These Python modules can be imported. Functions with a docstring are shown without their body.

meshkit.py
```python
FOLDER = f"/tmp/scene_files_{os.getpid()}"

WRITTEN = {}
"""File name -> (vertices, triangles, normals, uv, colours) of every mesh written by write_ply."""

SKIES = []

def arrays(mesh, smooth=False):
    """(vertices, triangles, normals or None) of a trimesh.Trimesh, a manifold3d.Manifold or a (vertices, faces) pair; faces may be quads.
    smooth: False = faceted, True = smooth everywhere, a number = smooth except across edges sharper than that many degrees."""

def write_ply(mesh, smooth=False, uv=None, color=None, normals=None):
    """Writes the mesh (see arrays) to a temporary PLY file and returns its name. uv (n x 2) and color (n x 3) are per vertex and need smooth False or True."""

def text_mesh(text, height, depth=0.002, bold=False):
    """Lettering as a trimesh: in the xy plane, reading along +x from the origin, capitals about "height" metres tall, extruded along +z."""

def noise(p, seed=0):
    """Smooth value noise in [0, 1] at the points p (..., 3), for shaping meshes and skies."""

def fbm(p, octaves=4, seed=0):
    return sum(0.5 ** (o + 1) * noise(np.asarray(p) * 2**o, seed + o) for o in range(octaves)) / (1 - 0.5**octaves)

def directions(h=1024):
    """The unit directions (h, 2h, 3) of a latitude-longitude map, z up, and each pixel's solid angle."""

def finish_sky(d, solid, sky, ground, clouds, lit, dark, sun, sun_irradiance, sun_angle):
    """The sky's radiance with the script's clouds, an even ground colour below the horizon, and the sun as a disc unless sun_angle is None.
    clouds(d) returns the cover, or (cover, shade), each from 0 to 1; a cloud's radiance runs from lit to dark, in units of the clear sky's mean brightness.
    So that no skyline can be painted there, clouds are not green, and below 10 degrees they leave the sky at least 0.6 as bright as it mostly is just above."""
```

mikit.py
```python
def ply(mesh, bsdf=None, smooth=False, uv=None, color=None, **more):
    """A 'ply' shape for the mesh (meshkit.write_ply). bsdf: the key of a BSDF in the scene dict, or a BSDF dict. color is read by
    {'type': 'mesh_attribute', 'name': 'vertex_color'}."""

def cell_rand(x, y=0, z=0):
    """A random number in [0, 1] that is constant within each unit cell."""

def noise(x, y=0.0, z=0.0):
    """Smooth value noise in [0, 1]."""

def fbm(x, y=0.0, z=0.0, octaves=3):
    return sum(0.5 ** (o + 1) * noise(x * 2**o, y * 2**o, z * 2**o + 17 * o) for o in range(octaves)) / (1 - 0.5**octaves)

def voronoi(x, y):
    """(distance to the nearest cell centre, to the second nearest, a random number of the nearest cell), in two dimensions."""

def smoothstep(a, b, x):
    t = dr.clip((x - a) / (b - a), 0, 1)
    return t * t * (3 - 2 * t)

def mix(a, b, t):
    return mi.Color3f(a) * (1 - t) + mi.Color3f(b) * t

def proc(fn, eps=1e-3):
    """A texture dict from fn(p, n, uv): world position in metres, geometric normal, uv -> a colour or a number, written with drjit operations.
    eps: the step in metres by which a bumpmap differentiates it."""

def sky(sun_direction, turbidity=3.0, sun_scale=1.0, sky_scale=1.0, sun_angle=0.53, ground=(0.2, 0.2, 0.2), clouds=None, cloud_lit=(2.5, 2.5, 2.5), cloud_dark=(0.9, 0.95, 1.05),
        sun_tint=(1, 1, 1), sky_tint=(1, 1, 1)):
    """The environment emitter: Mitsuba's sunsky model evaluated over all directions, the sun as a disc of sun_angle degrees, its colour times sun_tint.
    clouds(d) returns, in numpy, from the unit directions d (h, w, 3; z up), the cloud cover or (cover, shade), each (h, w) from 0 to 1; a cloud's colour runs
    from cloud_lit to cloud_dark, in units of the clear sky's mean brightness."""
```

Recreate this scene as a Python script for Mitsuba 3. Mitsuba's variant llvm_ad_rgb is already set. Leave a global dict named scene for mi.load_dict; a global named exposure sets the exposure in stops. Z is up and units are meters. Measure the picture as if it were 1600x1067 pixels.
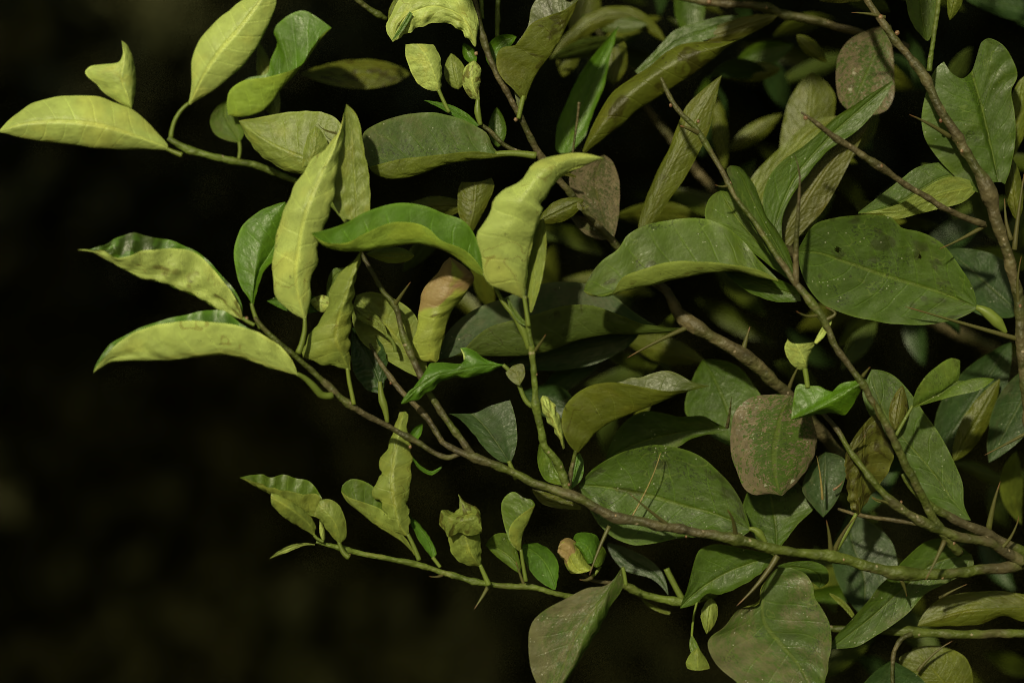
import math, random
import numpy as np, trimesh, mitsuba as mi, drjit as dr
import mikit, meshkit
from mikit import proc, noise, fbm, voronoi, cell_rand, smoothstep, mix
from scipy.interpolate import PchipInterpolator, Akima1DInterpolator
T = mi.ScalarTransform4f
scene, labels = {}, {}

# ---------------------------------------------------------------- camera, sky, exposure
FOV, EYE, FOCUS = 25.0, 1.30, 1.10                # lens at (0,0,EYE) looking along +y, focused on the outer sprays
scene['camera'] = {'type': 'thinlens', 'fov': FOV, 'fov_axis': 'x', 'aperture_radius': 0.0125, 'focus_distance': FOCUS,
    'near_clip': 0.02, 'far_clip': 300.0, 'to_world': T().look_at(origin=[0, 0, EYE], target=[0, 1, EYE], up=[0, 0, 1])}
SUN_AZ, SUN_EL = -17.0, 25.0                      # low light from behind the camera, a little to the left
_a, _e = math.radians(SUN_AZ), math.radians(SUN_EL)
SUN = [math.sin(_a) * math.cos(_e), -math.cos(_a) * math.cos(_e), math.sin(_e)]
scene['sky'] = mikit.sky(SUN, turbidity=3, sun_scale=0.60, sky_scale=0.50, sky_tint=(1.22, 1.0, 0.50), sun_angle=2.4, sun_tint=(0.86, 1.04, 1.10), ground=(0.05, 0.05, 0.04))
exposure = 2.4

# ---------------------------------------------------------------- materials
def _dec(uv):
    iu, iv = dr.floor(uv.x), dr.floor(uv.y)
    s = dr.clip((uv.x - iu - 0.05) / 0.9, 0, 1)
    c = dr.clip((uv.y - iv - 0.05) / 0.9, 0, 1) * 2 - 1
    seed = dr.floor(iu / 8); spots = iu - 8 * seed
    tone = dr.floor(iv / 16); dust = iv - 16 * tone
    return s, c, seed, spots / 7.0, tone, dust / 15.0

# tone, with light falloff worked into its brightness: 0 young, 1 half grown, 2 mature, 3 olive, 4 yellow brown, 5 blue green, 6 rotting, 7 fresh bright, 8 stalk
TOP = [(.048, .112, .008), (.058, .098, .008), (.035, .068, .003), (.036, .050, .004), (.034, .038, .007), (.019, .042, .009), (.056, .110, .009), (.054, .120, .006), (.11, .15, .024)]
UND = [(.296, .362, .098), (.138, .176, .034), (.088, .112, .013), (.064, .077, .007), (.062, .066, .009), (.046, .068, .011), (.225, .265, .046), (.18, .26, .034), (.12, .165, .028)]

def _pick(tone, tab):
    out = mi.Color3f(*tab[0])
    for i in range(1, len(tab)):
        out = dr.select(tone > i - 0.5, mi.Color3f(*tab[i]), out)
    return out

def _veins(s, c, seed):
    a = dr.abs(c)
    ph = s * 9.0 - a * 1.5 + 0.35 * noise(s * 5 + seed * 3, c * 3) + dr.select(c > 0, 0.45, 0)
    f = dr.abs(ph - dr.floor(ph) - 0.5)
    lat = smoothstep(0.055, 0.0, f) * smoothstep(1.0, 0.7, a)
    midrib = smoothstep(0.055, 0.02, a)
    return lat, midrib

def leaf_colour(under):
    def fn(p, n, uv):
        s, c, seed, spots, tone, dust = _dec(uv)
        x, y = s * 9 + seed * 7.31, c * 3 + seed * 3.77
        base = _pick(tone, UND if under else TOP)
        big = fbm(x * 0.45, y * 0.45, seed)
        fine = fbm(x * 2.6, y * 2.6, 3.0)
        base = base * (0.45 + 0.62 * big + 0.32 * fine + 0.16 * fbm(x * 7, y * 7, 5.0))
        yel = smoothstep(0.50, 0.78, fbm(x * 0.7 + 40, y * 0.7, seed))
        base = mix(base, base * mi.Color3f(1.22, 1.04, 0.85), yel * 0.5)
        lat, rib = _veins(s, c, seed)
        stalk = tone > 7.5
        base = base * (1 + dr.select(stalk, 0, (0.20 if under else 0.38) * lat))
        base = mix(base, base * mi.Color3f(1.45, 1.35, 1.2) + (0 if under else 1) * mi.Color3f(.030, .022, .008) * dr.clip(dust * 4, 0, 1), dr.select(stalk, 0, rib * 0.6))
        edge = smoothstep(0.93, 1.0, dr.abs(c))
        base = mix(base, base * 1.5 + mi.Color3f(0.02, 0.02, 0.005), dr.select(stalk, 0, edge * 0.6))
        # dark specks and brown blotches
        d1, d2, r = voronoi(x * 2.9 + fbm(x * 9, y * 9, 1.0), y * 2.9 + fbm(x * 9, y * 9, 8.0))
        spr = 0.30 * dr.square(noise(x * 1.3, y * 1.3, seed + 3)) + 0.03
        sp = smoothstep(spr, spr * 0.4, d1) * smoothstep(1.0 - 0.55 * spots, 1.02 - 0.55 * spots, r)
        base = mix(base, base * 0.25 + mi.Color3f(0.006, 0.003, 0.001), sp * 0.8)
        bl = smoothstep(0.80 - 0.30 * spots, 0.90 - 0.28 * spots, fbm(x * 1.1 + 9, y * 1.1, seed + 5)) * smoothstep(0.2, 0.5, spots)
        base = mix(base, base * mi.Color3f(0.42, 0.33, 0.30), bl * 0.85)
        # winding mines and scars left by larvae
        mn = dr.abs(fbm(x * 0.75 + 31, y * 0.9 + 2, seed + 2) - 0.5)
        where = smoothstep(0.52, 0.62, fbm(x * 0.5 + 5, y * 0.6 + 9, seed + 1)) * dr.select(tone > 7.5, 0.0, 1.0) * dr.clip((spots if under else dust) * 4, 0, 1)
        trail = smoothstep(0.016, 0.006, mn) * where
        base = mix(base, base * mi.Color3f(0.62, 0.50, 0.42) if under else base * 1.25 + mi.Color3f(.022, .018, .008), trail * 0.75)
        # pink rot towards the tip
        rot = dr.select(dr.abs(tone - 6) < 0.5, smoothstep(0.50, 0.62, fbm(x * 0.42 + 3, y * 1.1, 1.0) * 0.7 + 0.38 * smoothstep(0.35, 0.85, s)), 0.0)
        base = mix(base, mi.Color3f(0.22, 0.12, 0.072), rot * 0.75)
        # dried mud and dust
        rim = dr.abs(c)
        dn = fbm(x * 0.8 + 70, y * 0.8, 2.0) * 0.45 + 0.30 * fbm(x * 3.4, y * 5, 6.0) + 0.25 * fbm(x * 11, y * 17, 2.0) + 0.13 * (rim - 0.5) - 0.09 * c
        crisp = smoothstep(0.70, 0.76, dust)
        dn = dn * (1 - crisp) + crisp * (0.24 * fbm(x * 0.7 + 70, y * 0.8, 2.0) + 0.36 * fbm(x * 5 + y * 2, y * 4, 6.0) + 0.40 * fbm(x * 14 + y * 6, y * 12, 2.0) + 0.16 * (rim - 0.5))
        thr = 0.86 - 0.56 * dust + 0.07 * crisp
        mud = smoothstep(thr - 0.12 * (1 - crisp), thr + 0.03 + 0.16 * (1 - crisp), dn) * smoothstep(0.30, 0.50, dust) * (0.62 + 0.38 * crisp)
        soot = smoothstep(0.55, 0.70, fbm(x * 0.9 + 21, y * 0.9 + 4, seed)) * smoothstep(0.56, 0.66, fbm(x * 13, y * 15, 3.0)) * smoothstep(0.10, 0.2, dust)
        base = mix(base, base * 0.35, soot * (0.4 if under else 0.85))
        film = dust * 0.55 * (0.45 + 0.9 * fbm(x * 1.7, y * 1.7 + 30, 4.0))
        k = 0.35 if under else 1.0
        base = mix(base, mi.Color3f(0.056, 0.078, 0.022), dr.clip(film * k * 0.55, 0, 1))
        base = mix(base, mi.Color3f(0.108, 0.086, 0.049) * (0.65 + 0.7 * fine), mud * k)
        # white grains
        w1, w2, wr = voronoi(p.x * 560 + seed, p.z * 560 + p.y * 200)
        cl = smoothstep(0.45, 0.75, fbm(x * 0.8 + 11, y * 0.8, 9.0))
        gr = smoothstep(0.10 + 0.9 * (wr - 0.80), 0.06, w1) * dr.select(wr > 0.998 - 0.34 * dust * cl * cl, 1.0, 0.0) * smoothstep(0.05, 0.2, dust)
        base = mix(base, mi.Color3f(0.55, 0.55, 0.45), gr * (0.12 if under else 0.38))
        return base
    return fn

def leaf_rough(p, n, uv):
    s, c, seed, spots, tone, dust = _dec(uv)
    return dr.clip(0.36 + 0.45 * dust + 0.20 * fbm(s * 16 + seed, c * 8), 0.3, 0.9)

def leaf_bump(p, n, uv):
    s, c, seed, spots, tone, dust = _dec(uv)
    lat, rib = _veins(s, c, seed)
    return -0.45 * lat - 0.8 * rib + 1.0 * fbm(s * 20 + seed * 5, c * 8) + 0.45 * fbm(s * 80, c * 34 + seed)

def bsdf_leaf():
    top = {'type': 'principled', 'base_color': proc(leaf_colour(False)), 'roughness': proc(leaf_rough), 'specular': 0.28, 'clearcoat': 0.14, 'clearcoat_gloss': 0.70}
    und = {'type': 'principled', 'base_color': proc(leaf_colour(True)), 'roughness': 0.48, 'specular': 0.32}
    b = lambda m, k: {'type': 'bumpmap', 'tex': proc(leaf_bump, 4e-4), 'scale': k, 'inner': m}
    return {'type': 'twosided', 'front': b(top, 0.00032), 'back': b(und, 0.00040)}
scene['leaf_skin'] = bsdf_leaf()

def stem_colour(green, brown, amount):
    green, brown = mi.Color3f(*green), mi.Color3f(*brown)
    def fn(p, n, uv):
        q = 60.0
        a = fbm(p.x * q, p.y * q, p.z * q, 4)
        st = fbm(p.x * 160, p.y * 160, p.z * 160, 3)
        g = smoothstep(amount - 0.16, amount + 0.16, a)
        base = mix(brown, green, g) * (0.35 + 1.3 * st)
        li = smoothstep(0.60, 0.70, fbm(p.x * 95 + 7, p.y * 95, p.z * 95, 4))
        base = mix(base, brown * mi.Color3f(1.9, 1.85, 1.9), li * 0.55)
        d1, d2, r = voronoi(p.x * 300 + p.y * 170, p.z * 300)
        w = smoothstep(0.25, 0.1, d1) * dr.select(r > 0.975, 1.0, 0.0)
        dk = smoothstep(0.3, 0.12, d1) * dr.select(r < 0.10, 1.0, 0.0)
        base = base * (1 - 0.35 * dk)
        return mix(base, mi.Color3f(0.30, 0.24, 0.17), w * 0.7)
    return fn

def stem_bump(p, n, uv):
    return fbm(p.x * 420, p.y * 420, p.z * 420, 3) + 0.6 * fbm(p.x * 120, p.y * 120, p.z * 120, 2)

def bsdf_stem(green, brown, amount):
    return {'type': 'bumpmap', 'tex': proc(stem_bump, 3e-4), 'scale': 0.0012,
            'inner': {'type': 'principled', 'base_color': proc(stem_colour(green, brown, amount)), 'roughness': 0.55, 'specular': 0.35}}
scene['young_stem'] = bsdf_stem((.090, .125, .020), (.085, .095, .022), 0.35)
scene['mixed_stem'] = bsdf_stem((.060, .078, .012), (.066, .056, .028), 0.48)
scene['woody_stem'] = bsdf_stem((.050, .054, .014), (.078, .064, .031), 0.56)
def _bud(p, n, uv):
    a = fbm(p.x * 500, p.y * 500, p.z * 500)
    return mix((.24, .16, .09), (.12, .05, .025), smoothstep(0.35, 0.65, a))
scene['bud_skin'] = {'type': 'principled', 'base_color': proc(_bud), 'roughness': 0.45}
def _thorn(p, n, uv):
    a = fbm(p.x * 90, p.y * 90, p.z * 90)
    g = mix((.075, .085, .016), (.07, .055, .022), a)
    return mix(g, (.16, .07, .03), smoothstep(0.75, 1.0, uv.x))
scene['thorn_skin'] = {'type': 'principled', 'base_color': proc(_thorn), 'roughness': 0.5}
def _straw(p, n, uv):
    return mix((.28, .23, .08), (.12, .08, .025), fbm(p.x * 700, p.y * 700, p.z * 700))
scene['straw_skin'] = {'type': 'principled', 'base_color': proc(_straw), 'roughness': 0.6}
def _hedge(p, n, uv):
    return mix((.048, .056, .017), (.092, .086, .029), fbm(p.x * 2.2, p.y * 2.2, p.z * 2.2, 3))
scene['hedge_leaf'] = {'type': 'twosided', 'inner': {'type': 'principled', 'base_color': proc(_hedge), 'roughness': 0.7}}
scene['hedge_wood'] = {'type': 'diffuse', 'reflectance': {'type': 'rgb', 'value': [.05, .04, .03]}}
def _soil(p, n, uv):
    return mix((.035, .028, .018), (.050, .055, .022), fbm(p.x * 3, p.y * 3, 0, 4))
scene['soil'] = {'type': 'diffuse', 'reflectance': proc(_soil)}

# ---------------------------------------------------------------- helpers
K = 2 * math.tan(math.radians(FOV) / 2) / 1600
def P(px, py, d):
    """A point seen at (px, py) of a 1600 wide view, d cm behind the plane of focus."""
    y = FOCUS + np.asarray(d, float) / 100
    return np.stack([(np.asarray(px, float) - 800) * K * y, y, EYE - (np.asarray(py, float) - 533.5) * K * y], -1)

def pts(t):
    return np.array([[float(v) for v in q.split(',')] for q in t.split()]) if isinstance(t, str) else np.asarray(t, float)

def resample(p, n, power=1.0):
    p = np.asarray(p, float)
    L = np.concatenate([[0], np.cumsum(np.linalg.norm(np.diff(p[:, :2], axis=0), axis=1) + 1e-6)]); L /= L[-1]
    s = np.linspace(0, 1, n)
    if len(p) < 3:
        return np.stack([np.interp(s, L, p[:, i]) for i in range(p.shape[1])], 1)
    return np.stack([Akima1DInterpolator(L, p[:, i], method='makima')(s) for i in range(p.shape[1])], 1)

def grid_faces(ns, nt):
    i, j = np.meshgrid(np.arange(ns - 1), np.arange(nt - 1), indexing='ij')
    a = (i * nt + j).ravel()
    return np.vstack([np.stack([a, a + nt, a + nt + 1], 1), np.stack([a, a + nt + 1, a + 1], 1)])

def tube_mesh(c, r, sides=10, lumps=0.0, seed=0, cap=True):
    """A round tube along the 3-D points c with radii r."""
    c, r = np.asarray(c, float), np.asarray(r, float)
    t = np.gradient(c, axis=0); t /= np.linalg.norm(t, axis=1, keepdims=True) + 1e-12
    u = np.cross(t, [0, 1, 0.02]); bad = np.linalg.norm(u, axis=1) < 1e-3
    u[bad] = np.cross(t[bad], [1, 0, 0]); u /= np.linalg.norm(u, axis=1, keepdims=True)
    w = np.cross(u, t)
    a = np.linspace(0, 2 * np.pi, sides, endpoint=False)
    ring = u[:, None] * np.cos(a)[None, :, None] + w[:, None] * np.sin(a)[None, :, None]
    rr = r[:, None] * np.ones(sides)
    if lumps:
        q = c[:, None] + ring * r[:, None, None]
        rr = rr * (1 + lumps * (meshkit.fbm(q * 260, 3, seed) - 0.5) * 2)
    v = (c[:, None] + ring * rr[..., None]).reshape(-1, 3)
    f = []
    for i in range(len(c) - 1):
        for j in range(sides):
            k = (j + 1) % sides
            f += [[i * sides + j, (i + 1) * sides + k, i * sides + k], [i * sides + j, (i + 1) * sides + j, (i + 1) * sides + k]]
    if cap:
        n = len(v); v = np.vstack([v, c[0], c[-1]])
        last = (len(c) - 1) * sides
        for j in range(sides):
            k = (j + 1) % sides
            f += [[n, j, k], [n + 1, last + k, last + j]]
    return v, np.array(f)

count = {}
def numbered(key):
    n = count.get(key, 0); count[key] = n + 1
    return key if n == 0 else f'{key}_{n:03d}'

HOLD = ['citrus_tree']
def use(key): HOLD[0] = key
def put(kind, shape, label=None):
    key = numbered(HOLD[0] + '__' + kind); scene[key] = shape
    if label: labels[key] = {'label': label}
    return key

NAMES, LINES = {}, []
def branch(tag, path, d, r, mat, label=None, nodes=(), sub=None, lumps=0.10):
    """A stem through pixels with depths d (cm) and radii r (pixels); sub: the branch that holds it as a twig."""
    p = pts(path); d = np.broadcast_to(np.atleast_1d(np.array(d, float)), (len(p),)) if len(np.atleast_1d(d)) in (1, len(p)) else np.interp(np.linspace(0, 1, len(p)), np.linspace(0, 1, len(d)), d)
    r = np.interp(np.linspace(0, 1, len(p)), np.linspace(0, 1, len(np.atleast_1d(r))), np.atleast_1d(r))
    r = r * 0.73
    q = np.column_stack([p, d, r])
    L = np.linalg.norm(np.diff(p, axis=0), axis=1).sum()
    q = resample(q, max(8, int(L / 4)))
    LINES.append(q)
    sw = np.arange(len(q)) * 4.0; en = np.clip(np.minimum(sw, sw[::-1]) / 40, 0, 1) * np.minimum(q[:, 3] * .42, 2.6)
    for k in range(3): q[:, k] += (en if k < 2 else en * .03) * 2 * (meshkit.fbm(np.stack([sw / 34, sw * 0 + k * 7, sw * 0 + len(NAMES)], -1), 2, 4) - .5)
    c = P(q[:, 0], q[:, 1], q[:, 2])
    rad = q[:, 3] * K * (FOCUS + q[:, 2] / 100)
    kr = np.random.default_rng(len(NAMES) + 40)
    for at in np.arange(20, L, 42) + kr.uniform(-14, 14, len(np.arange(20, L, 42))):      # leaf scars and knots
        i_ = min(len(q) - 1, max(0, int(at / 4))); dl = np.hypot(q[:, 0] - q[i_, 0], q[:, 1] - q[i_, 1])
        rad = rad * (1 + kr.uniform(.08, .24) * np.exp(-(dl / (1.1 * q[:, 3])) ** 2))
    for (x, y) in nodes:
        g = np.exp(-((q[:, 0] - x) ** 2 + (q[:, 1] - y) ** 2) / (2 * (1.6 * q[:, 3]) ** 2)); rad = rad * (1 + 0.32 * g)
    rad = rad * (1 + .09 * (meshkit.fbm(np.stack([sw / 20, sw * 0, sw * 0 + len(NAMES)], -1), 2, 9) - .5) * 2)
    v, f = tube_mesh(c, rad, 16, lumps * 0.8, len(NAMES))
    key = numbered('citrus_tree__branch') if sub is None else numbered(NAMES[sub] + '__twig')
    scene[key] = mikit.ply(trimesh.Trimesh(v, f, process=False), mat, smooth=True)
    if label: labels[key] = {'label': label}
    NAMES[tag] = key if sub is None else NAMES[sub]
    use(NAMES[tag])

def seat(x, y):
    """Depth (cm) of the axis, and the radius (cm), of the stem nearest to a pixel."""
    best = (1e9, 0, 0)
    for q in LINES[-8:]:
        r2 = np.hypot(q[:, 0] - x, q[:, 1] - y); i = r2.argmin()
        if r2[i] < best[0]: best = (r2[i], q[i, 2], q[i, 3] * K * FOCUS * 100)
    return best

def thorn(path, d, r=3.0, mat='thorn_skin', tip=0.3):
    p = pts(path)
    far, dep, _ = seat(*p[0])
    if far < 14: d = (dep, dep + d[1] - d[0])
    q = resample(np.column_stack([p, np.linspace(d[0], d[1], len(p))]), 12)
    c = P(q[:, 0], q[:, 1], q[:, 2]); s = np.linspace(0, 1, 12)
    rad = 0.85 * r * K * FOCUS * (1 - s) ** 0.75 + tip * K * FOCUS * 0.5
    v, f = tube_mesh(c, rad, 8, 0.05)
    uv = np.column_stack([np.append(np.repeat(s, 8), [0, 1]), np.zeros(len(v))])
    put('thorn', mikit.ply((v, f), mat, smooth=True, uv=uv))

def bud(x, y, d, r):
    far, dep, rc_ = seat(x, y)
    if far < 25: d = dep - math.sqrt(max(0, rc_ ** 2 - (far * K * FOCUS * 100) ** 2)) * 1.05
    m = trimesh.creation.icosphere(2, 1.0)
    v = m.vertices * (1 + 0.25 * (meshkit.noise(m.vertices * 2 + x, 3) - 0.5)[:, None]) * np.array([1, 0.8, 1.15]) * r * 0.6 * K * FOCUS + P(x, y, d)
    put('bud', mikit.ply(trimesh.Trimesh(v, m.faces, process=False), 'bud_skin', smooth=True))

SEED = [0]
def code(s, c, seed, spots, tone, dust):
    return np.column_stack([seed * 8 + spots + 0.05 + 0.9 * np.clip(s, 0, 1), tone * 16 + dust + 0.05 + 0.45 * (np.clip(c, -1, 1) + 1)])

def leaf(rails, off=None, d=(0, 0), vis='u', tone=0, dust=0, spots=0, wr=0.25, nv=6, mid=None, bow=0.0, pet=None, petd=None, petr=2.6, open_tip=False, open_base=False,
         ref=None, label=None, wrap=0.0, ns=40, nt=26, holes=(), kind='leaf', wave=0.5, env_p=0.6, bows=None):
    """A blade lofted through rails that run from base to tip; off: each rail's distance (mm) behind the chord from base depth to tip depth (cm)."""
    seed = SEED[0] % 120; SEED[0] += 1
    R = [resample(pts(r), ns) for r in rails]
    n = len(R)
    if off is None: off = {2: (0, 0), 3: (0, -2.5, 0) if vis == 'u' else (0, 2.5, 0)}.get(n, (0,) * n)
    off = list(off)
    if wrap:                                          # margins that turn away behind the visible outline
        w = wrap
        R = [R[0] * 0.62 + R[1] * 0.38] + R + [R[-1] * 0.62 + R[-2] * 0.38]
        off = [off[0] + 4.5 * w] + off + [off[-1] + 4.5 * w]
        if mid is not None: mid += 1
        if ref is not None: ref += 1
        n += 2
    s = np.linspace(0, 1, ns)
    env = np.sin(np.pi * np.clip(s, 1e-4, 1 - 1e-4)) ** env_p
    if open_tip: env = np.where(s > 0.5, 1.0, env)
    if open_base: env = np.where(s < 0.5, 1.0, env)
    dep = np.interp(s, np.linspace(0, 1, len(d)), d) + bow * np.sin(np.pi * s)
    Q = np.stack([np.column_stack([R[i], dep + 0.1 * off[i] * env]) for i in range(n)], 1)   # ns x n x 3
    tr = np.linspace(0, 1, n); tt = np.linspace(0, 1, nt)
    G = PchipInterpolator(tr, Q, axis=1)(tt) if n > 2 else Q[:, :1] * (1 - tt)[None, :, None] + Q[:, 1:] * tt[None, :, None]
    X = P(G[..., 0], G[..., 1], G[..., 2])
    m = 0.5 if mid is None else mid / (n - 1)
    c = np.where(tt < m, tt / max(m, 1e-6) - 1, (tt - m) / max(1 - m, 1e-6))
    S, C = np.meshgrid(s, c, indexing='ij')
    nu, nvv = np.gradient(X, axis=0), np.gradient(X, axis=1)
    N = np.cross(nu, nvv); N /= np.linalg.norm(N, axis=-1, keepdims=True) + 1e-12
    length = np.linalg.norm(np.diff(X[:, nt // 2], axis=0), axis=1).sum()
    nv = min(nv, 4 + 0.5 * nv, length / 0.006)
    amp = min(1.0, length / 0.055)
    wr, wave = wr * amp, wave * amp
    ph = nv * S - 0.55 * np.abs(C) + np.where(C > 0, .37, 0) + 1.3 * meshkit.noise(np.stack([S * 3.3, C * 1.2, S * 0 + seed], -1))
    pucker = np.sin(2 * np.pi * ph); pucker = (np.abs(pucker) ** .8 * np.sign(pucker)) * (0.25 + 0.75 * np.abs(C)) * 1.7 * meshkit.noise(np.stack([S * 4.5, C * 1.6 + 5, S * 0 + seed * 2], -1))
    low = meshkit.fbm(np.stack([S * 5, C * 2.2, S * 0 + seed * 1.7], -1), 3, seed) - 0.5
    edge = np.abs(C) ** 3
    fade = np.clip(np.minimum(S, 1 - S) * 8, 0, 1)
    disp = wr * 1e-3 * (0.55 * pucker + 1.6 * low) * fade + wave * 1e-3 * edge * 2.2 * (meshkit.fbm(np.stack([S * 7, np.sign(C) * 3, S * 0 + seed], -1), 2, seed + 7) - 0.5) * fade
    disp = disp + 0.00035 * np.exp(-(C / 0.10) ** 2) * fade * (1 if vis == 't' else -1)    # the midrib's groove
    X = X + N * disp[..., None]
    F = grid_faces(ns, nt)
    if ref is None: ref = (n - 2) // 2
    j = int((ref + 0.5) / (n - 1) * (nt - 1)); i = ns // 2
    facing = np.dot(np.cross(X[i + 1, j] - X[i - 1, j], X[i, min(j + 1, nt - 1)] - X[i, max(j - 1, 0)]), np.array([0, 0, EYE]) - X[i, j])
    if (facing > 0) != (vis == 't'): F = F[:, ::-1]
    V = X.reshape(-1, 3)
    if holes:
        cen = G.reshape(-1, 3)[F].mean(1)[:, :2]
        keep = np.ones(len(F), bool)
        for (hx, hy, hr) in holes: keep &= np.hypot(cen[:, 0] - hx, cen[:, 1] - hy) > hr
        F = F[keep]
    UV = code(S.ravel(), C.ravel(), seed, spots, tone, dust)
    if pet is not None:
        p = pts(pet); pd = np.interp(np.linspace(0, 1, len(p)), np.linspace(0, 1, len(petd)), petd) if petd else np.full(len(p), float(d[0]))
        q = resample(np.column_stack([p, pd]), 14); cc = P(q[:, 0], q[:, 1], q[:, 2])
        pr = np.asarray(petr, float); pr = np.interp(np.linspace(0, 1, 14), np.linspace(0, 1, pr.size), np.atleast_1d(pr))
        v2, f2 = tube_mesh(cc, pr * K * FOCUS, 9, 0.08, seed)
        F = np.vstack([F, f2 + len(V)]); V = np.vstack([V, v2])
        UV = np.vstack([UV, code(np.full(len(v2), 0.3), np.full(len(v2), 0.5), seed, 0, 8, min(dust, 3))])
    return put(kind, mikit.ply((V, F), 'leaf_skin', smooth=True, uv=UV), label)

def roll(far, sil, near, k=5.0, **kw):
    """A leaf rolled lengthwise: the far margin's upper side shows behind, the near margin's pale underside in front."""
    kw.setdefault('mid', 1); kw.setdefault('ref', 1); kw.setdefault('vis', 'u')
    return leaf([far, sil, near], off=(k, 0, -k), **kw)

def blade(base, tip, hw, via=None, tilt=0.0, cup=2.0, skew=0.0, fat=0.85, **kw):
    """A plain leaf from base to tip (pixels), hw pixels half width; tilt: one margin nearer than the other (mm)."""
    c = [base] + ([via] if via is not None else []) + [tip]
    if via is not None:
        a, b, e = map(np.array, (base, via, tip)); t = np.linspace(0, 1, 9)[:, None]
        ctrl = 2 * b - 0.5 * (a + e); c = (1 - t) ** 2 * a + 2 * t * (1 - t) * ctrl + t ** 2 * e
    c = resample(np.array(c, float), 15)
    s = np.linspace(0, 1, 15)
    g = np.gradient(c, axis=0); g /= np.linalg.norm(g, axis=1, keepdims=True); nrm = np.stack([-g[:, 1], g[:, 0]], 1)
    w = hw * np.sin(np.pi * s ** fat) ** 0.8; w[0] = w[-1] = 0.3
    sg = 1 if kw.get('vis', 'u') == 't' else -1
    return leaf([c + nrm * (w * (1 + skew))[:, None], c, c - nrm * (w * (1 - skew))[:, None]], off=(tilt, sg * cup, -tilt), mid=1, **kw)

# ---------------------------------------------------------------- the citrus tree: its branches, each with the leaves and thorns it carries
labels['citrus_tree'] = {'label': 'thorny citrus tree with curled pale young leaves at left and dusty old leaves at right', 'category': 'tree'}

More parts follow.
